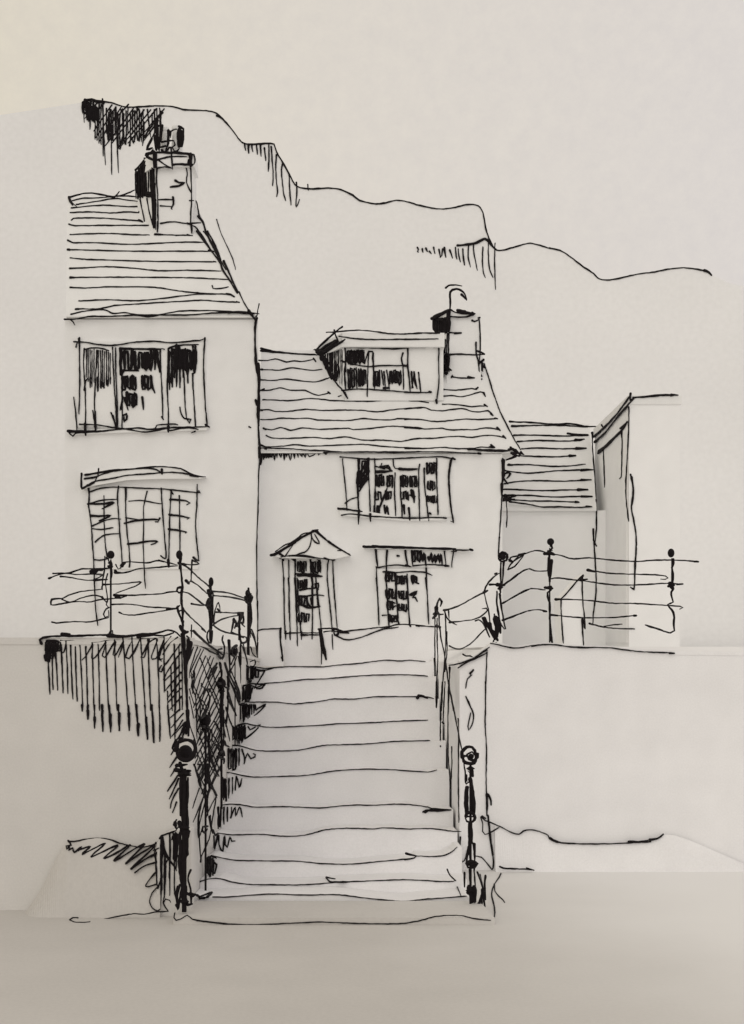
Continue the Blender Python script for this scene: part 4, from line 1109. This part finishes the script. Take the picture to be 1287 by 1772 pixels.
post(SL, 355.5, P2(355.5), 1238, 1545, 1.9, (355, 1247, 9.5), SP, '''
o 6 415,640 400,680 370,700; 385,760 440,765; 400,770 420,780; 435,660 445,720
o 4 420,490 440,540 430,620 415,640; 380,440 378,460 400,470; 410,490 395,520; 400,480 430,480 440,500
o 3.4 430,780 435,900 440,1000 430,1150; 420,1050 425,1160 430,1190; 445,780 440,860
p 4.4 1110,440 1120,520 1125,600 1110,700 1112,820; 1130,820 1135,900 1150,950
p 7 1125,830 1135,900; 1108,540 1130,600
p 4.6 1110,900 1075,905 1070,935 1090,950 1110,920; 1150,930 1170,970 1190,960
q 7 1120,620 1130,690 1130,760; 1110,680 1120,740
q 3.6 1185,665 1165,740 1140,700 1150,630; 1060,650 1062,600; 1115,620 1135,640
''', collars=((1262, 9), (1350, 4)), bs=1.2)
post(SL, 383, P2(383), 1170, 1400, 2, (382.5, 1183, 8.5), SP, '''
o 6 525,400 540,430 530,480; 500,440 560,450; 575,390 580,480 560,470
o 4 545,480 535,600 540,700 545,800 540,900; 575,480 575,620 560,760; 550,870 560,900 585,910
o 5 510,960 540,940 550,975; 500,985 545,1000 545,1035; 520,930 525,960; 535,900 540,1000
o 4 580,120 590,360 575,400
''', collars=((1196, 7), (1308, 5)), bs=1.1)
post(SL, 406.5, P2(406.5), 1122, 1290, 1.2, (405, 1128, 6), SP, '''
o 4.4 640,160 610,180 600,220 620,240 645,210 635,170
o 3 600,300 620,250 650,210; 660,210 662,300; 600,350 612,370
''', bs=1.1)
post(SL, 414, P2(414), 1062, 1108, 2.2, None, SP, '''
n 6 685,520 670,560 655,600 665,640; 620,570 640,600 625,630; 660,640 665,690 690,700
n 4 690,540 690,590 665,590 640,620; 680,600 700,620; 665,690 675,740 715,730 715,700 680,690; 620,560 605,640 598,668
n 3 670,745 675,900; 680,760 715,860 720,900; 590,720 590,860
''')
part('rail', SL, SP, 'n 3.2 540,685 530,720 548,760 548,820 535,860 505,830; 530,785 505,790 495,810 520,850')
part('rail', SL, SP, 'o 4 555,290 590,380 640,480 668,580\no 3.4 600,350 650,470 670,560; 575,500 610,600 640,680')
part('rail', SL, SP, 'o 3 455,860 490,900 520,960; 480,900 500,890 510,920\no 3 470,720 500,750 500,790; 540,710 560,740 590,870')

RRL = thing('stair_handrail', 'slim black handrail on the right edge of the steps with a ring topped newel', 'handrail', (1.03, 13.0, .0))
N2 = P(13.0)
o = post(RRL, 814, 13.0, 1322, 1570, 2.2, None, N2, '''
u 8 500,660 505,700; 485,720 500,780 512,880 515,990; 460,780 455,860 455,980
u 3.4 440,600 450,680 455,760 480,740 490,680 470,660; 460,690 462,740
u 5 470,780 465,900 470,980; 495,900 500,980
u 4.6 480,1050 478,1130 480,1287; 490,1050 500,1130 495,1200; 515,1200 520,1287
v 4 475,280 480,400 485,560; 495,270 498,400 515,470 520,560; 520,430 525,540; 480,400 470,500 455,580
v 4 480,620 485,700 490,740; 515,600 520,700 525,740
v 10 480,750 490,800 505,860; 515,750 520,800 520,860; 490,760 500,840
v 9 470,790 520,800; 480,770 520,760
v 4 490,860 498,908; 540,640 560,700 580,760 585,820 575,760 570,880; 545,870 580,905 595,895 575,770; 600,665 595,740 602,845; 445,645 445,750
v 4 555,870 575,800 590,860
''', nm='newel_post', collars=((1330, 8), (1495, 8.5), (1541, 9)))
q = MB(); q.ink(P(12.95), '''
u 7 430,560 425,520 460,485 500,485 520,510 530,560 515,600 475,605 440,590 428,550
u 6 520,530 545,535 545,560 520,580 480,575 465,550 440,550; 490,555 510,545
u 4 460,540 500,520 520,540; 480,600 495,605
''', free=True); q.ball(V(815, 1309, 13.0), 5 * 13 / F, 1); q.build('scroll', IR, o)
q = MB(); q.ink(P(12.95), 'u 6 455,1000 460,975 490,968 518,990 518,1025 490,1045 460,1035 450,1010\nu 4 460,1000 510,1000', free=True); q.build('collar', IR, o)
q = MB(); q.ink(P(12.95), 'v 7 460,575 500,560 540,575 520,600 470,605 460,580; 490,585 520,580', free=True); q.build('collar', IR, o)
PR = PLV(812, 13.0, 757, 18.0)
part('rail', RRL, PR, 's 3.2 175,670 185,750 205,840 225,970 240,1080 265,1220 275,1287')
part('rail', RRL, PR, 'u 3 325,0 345,100 370,230 395,360 425,510')
part('post', RRL, PR, '''
s 4 125,600 150,560 155,490 175,455 190,475 180,510; 150,540 165,570 200,570 ; 130,570 160,550 180,575
s 7 150,520 145,580 125,600
s 3 140,600 138,800 140,995; 155,600 155,760 160,900 150,1100 148,1265; 170,580 172,660 180,670; 150,650 180,665
s 4.6 136,900 140,995; 150,1180 150,1265; 150,655 180,668
u 3 235,0 235,190
''')
part('post', RRL, PR, '''
s 3 215,560 220,700 215,850 200,1050 188,1287; 225,700 228,850 212,1000
s 4.4 225,720 226,780
u 3 280,0 268,200 265,340 265,480; 300,0 290,180 285,310
u 4.4 265,440 266,480; 280,300 290,310
''')
part('post', RRL, PR, '''
s 3 248,970 245,1100 238,1287
s 5 248,965 247,1020
u 3 325,0 322,250 322,500 330,640 342,790; 350,480 350,620 345,730
u 4.6 340,720 342,790
''')

RRR = thing('iron_railing', 'curving black railing with ball finials along the top of the right plain wall', 'railing', (pxx(950, 15.45), 15.45, 2.5), 'iron railings on the wall tops')
F2 = P(15.45); S2 = PLV(770, 19.0, 868, 15.45)
post(RRR, 866.5, 15.45, 972, 1020, 1.6, (869.5, 963.5, 5.5), F2, '''
s 5 615,130 640,110 675,130 670,170 640,180 612,160 615,130; 630,160 660,140
s 4 628,190 625,260 630,350; 650,180 645,260 640,340
s 7 600,350 655,355; 620,350 625,410; 610,380 640,370
s 4 600,400 598,480 610,560 625,640 655,680; 620,420 635,540 650,620 662,680
s 10 590,600 600,660 600,740; 585,590 590,640
s 7 505,600 545,690; 545,640 560,700 585,760; 520,630 575,740; 620,640 625,710; 570,700 605,765
s 4 580,570 585,620; 560,835 575,760; 545,350 610,350; 490,595 545,740
s 5 575,790 595,780
''')
post(RRR, 951, 15.45, 948, 1112, 1.3, (952.5, 937.5, 6.3), F2, '''
s 5 1000,60 1010,80 990,95; 975,100 1010,95
s 8 950,120 1000,120 1025,128; 980,105 990,140
s 5 985,150 982,240 990,330; 1005,170 998,260 995,330
s 8 955,372 1010,378; 975,370 1000,365
s 4.4 1000,390 975,410 975,440 990,480 992,600 1000,700 1010,790
s 6 1000,740 1012,790
''', collars=((957, 8),), bs=1.0)
post(RRR, 1162.5, 15.45, 966, 1020, 1.6, (1161, 957, 6), F2, '''
t 4 985,270 988,300 975,330 985,370 982,440
t 8 950,460 985,450; 960,440 990,445; 970,465 985,475
t 4 985,480 970,500 975,540 985,570 945,590 975,625 990,660 988,740 992,770 965,785 900,765 790,730
''', collars=((1013, 6),), bs=1.3)
for surf, ts in ((S2, (
 's 3.4 210,540 270,525 340,495 420,450 520,400; 505,400 515,370 540,330 580,290 615,265\ns 5.5 205,540 240,538; 500,410 530,395; 585,270 600,265',
 's 3 210,545 230,600 250,620 300,650; 250,630 330,622 430,608 490,580 530,540 520,525 490,530; 240,550 245,600\ns 4.6 250,630 300,625',
 's 3 505,400 515,460 535,530 548,640 545,700', 's 3 440,620 460,610 490,630 520,690',
 's 3 245,805 290,825 325,828 380,805 430,765 480,710 515,680')),
 (F2, (
 's 3.4 690,175 700,150 760,135 810,120 880,98 920,100 960,110; 680,240 700,200 740,165 800,130; 680,240 730,215 770,170 800,130; 690,175 710,185 760,140\ns 6 760,130 810,118; 690,165 715,180',
 's 4 635,360 680,330 740,285 800,245 840,232\ns 3.2 840,232 880,248 940,250 985,245',
 's 4 640,490 700,455 780,410 850,380\ns 3.4 850,380 900,382 960,390',
 's 4 640,615 700,595 760,570 830,545\ns 3.2 830,545 900,537 968,548\ns 6 945,545 968,550',
 't 3.4 155,238 200,245 260,265 310,270 400,263 500,272 620,283 740,287 850,280 960,278 1080,282 1160,290\nt 5.5 1130,288 1160,290',
 't 3.2 390,348 440,355 520,368 640,375 760,378 870,382 930,390 948,402 930,412 895,410\nt 6 388,348 440,358',
 't 3.4 135,408 180,402 260,412 380,425 460,438 560,450 700,452 850,445 940,440 1050,446\nt 5.5 1010,448 1052,445; 340,415 385,412',
 't 3.2 170,552 260,552 400,560 560,578 700,580 850,588 960,595 1030,600 1050,608 1030,620\nt 5 165,552 205,552',
 't 3.2 135,662 220,668 320,678 450,680 560,678 640,672 725,664\nt 5.5 130,660 180,664; 710,665 728,664'))):
    for t in ts: part('rail', RRR, surf, t)

# ================================================================ CAMERA, SKY, SUN
cam = bpy.data.cameras.new('camera'); co = bpy.data.objects.new('camera', cam); C.objects.link(co)
co.location = (0, 0, ZC); co.rotation_euler = (math.radians(90), 0, 0)
cam.sensor_fit = 'VERTICAL'; cam.sensor_height = 24; cam.lens = 24 * F / 1772
cam.shift_x = (643.5 - CX) / 1772; cam.shift_y = (HY - 886) / 1772
cam.clip_end = 5000; SC.camera = co
el, az = 25, -16
sun = bpy.data.lights.new('sun', 'SUN'); sun.energy = .5; sun.angle = math.radians(60); sun.color = (1, .965, .92)
so = bpy.data.objects.new('sun', sun); C.objects.link(so)
so.rotation_euler = (math.radians(90 - el), 0, math.radians(az))
wd = bpy.data.worlds.new('World'); SC.world = wd; wd.use_nodes = True; nt = wd.node_tree
bg = nt.nodes['Background']; bg.inputs['Strength'].default_value = 1.0
tc = nt.nodes.new('ShaderNodeTexCoord'); sp = nt.nodes.new('ShaderNodeSeparateXYZ'); nt.links.new(tc.outputs['Generated'], sp.inputs[0])
def mth(op, a, b):
    n = nt.nodes.new('ShaderNodeMath'); n.operation = op
    for i, v in enumerate((a, b)):
        if isinstance(v, float): n.inputs[i].default_value = v
        else: nt.links.new(v, n.inputs[i])
    return n.outputs[0]
def cl(lo, hi, v):
    n = nt.nodes.new('ShaderNodeClamp'); n.inputs['Min'].default_value = lo; n.inputs['Max'].default_value = hi; nt.links.new(v, n.inputs['Value']); return n.outputs[0]
# overcast, a little murkier low down on the left of the street
lowk = cl(0.0, 1.0, mth('SUBTRACT', 1.0, mth('DIVIDE', sp.outputs['Z'], .32)))
dim = cl(0.0, .26, mth('SUBTRACT', .12, mth('MULTIPLY', sp.outputs['X'], .45)))
val = mth('SUBTRACT', .725, mth('MULTIPLY', dim, lowk))
r2 = nt.nodes.new('ShaderNodeValToRGB'); mp = nt.nodes.new('ShaderNodeMapRange')
mp.inputs['From Min'].default_value = -.27; mp.inputs['From Max'].default_value = .27
nt.links.new(sp.outputs['X'], mp.inputs['Value']); nt.links.new(mp.outputs[0], r2.inputs['Fac'])
r2.color_ramp.elements[0].color = (1.0, .92, .77, 1); r2.color_ramp.elements[1].color = (1, .94, .895, 1)
e = r2.color_ramp.elements.new(.4); e.color = (1, .93, .835, 1)
cb = nt.nodes.new('ShaderNodeCombineXYZ')
for i in range(3): nt.links.new(val, cb.inputs[i])
nz = nt.nodes.new('ShaderNodeTexNoise'); nz.inputs['Scale'].default_value = 90; nz.inputs['Detail'].default_value = 8; nz.inputs['Roughness'].default_value = .75
nt.links.new(tc.outputs['Generated'], nz.inputs['Vector'])
r3 = nt.nodes.new('ShaderNodeValToRGB'); r3.color_ramp.elements[0].position = .3; r3.color_ramp.elements[1].position = .7
r3.color_ramp.elements[0].color = (.945, .945, .955, 1); r3.color_ramp.elements[1].color = (1.015, 1.012, 1.0, 1)
nt.links.new(nz.outputs['Fac'], r3.inputs['Fac'])
def mul(a, b):
    m = nt.nodes.new('ShaderNodeMix'); m.data_type = 'RGBA'; m.blend_type = 'MULTIPLY'; m.inputs[0].default_value = 1
    nt.links.new(a, m.inputs[6]); nt.links.new(b, m.inputs[7]); return m.outputs[2]
nt.links.new(mul(mul(cb.outputs[0], r2.outputs['Color']), r3.outputs['Color']), bg.inputs['Color'])
vs_ = SC.view_settings; vs_.view_transform = 'Standard'; vs_.look = 'None'; vs_.exposure = 0; vs_.gamma = 1; vs_.use_curve_mapping = False
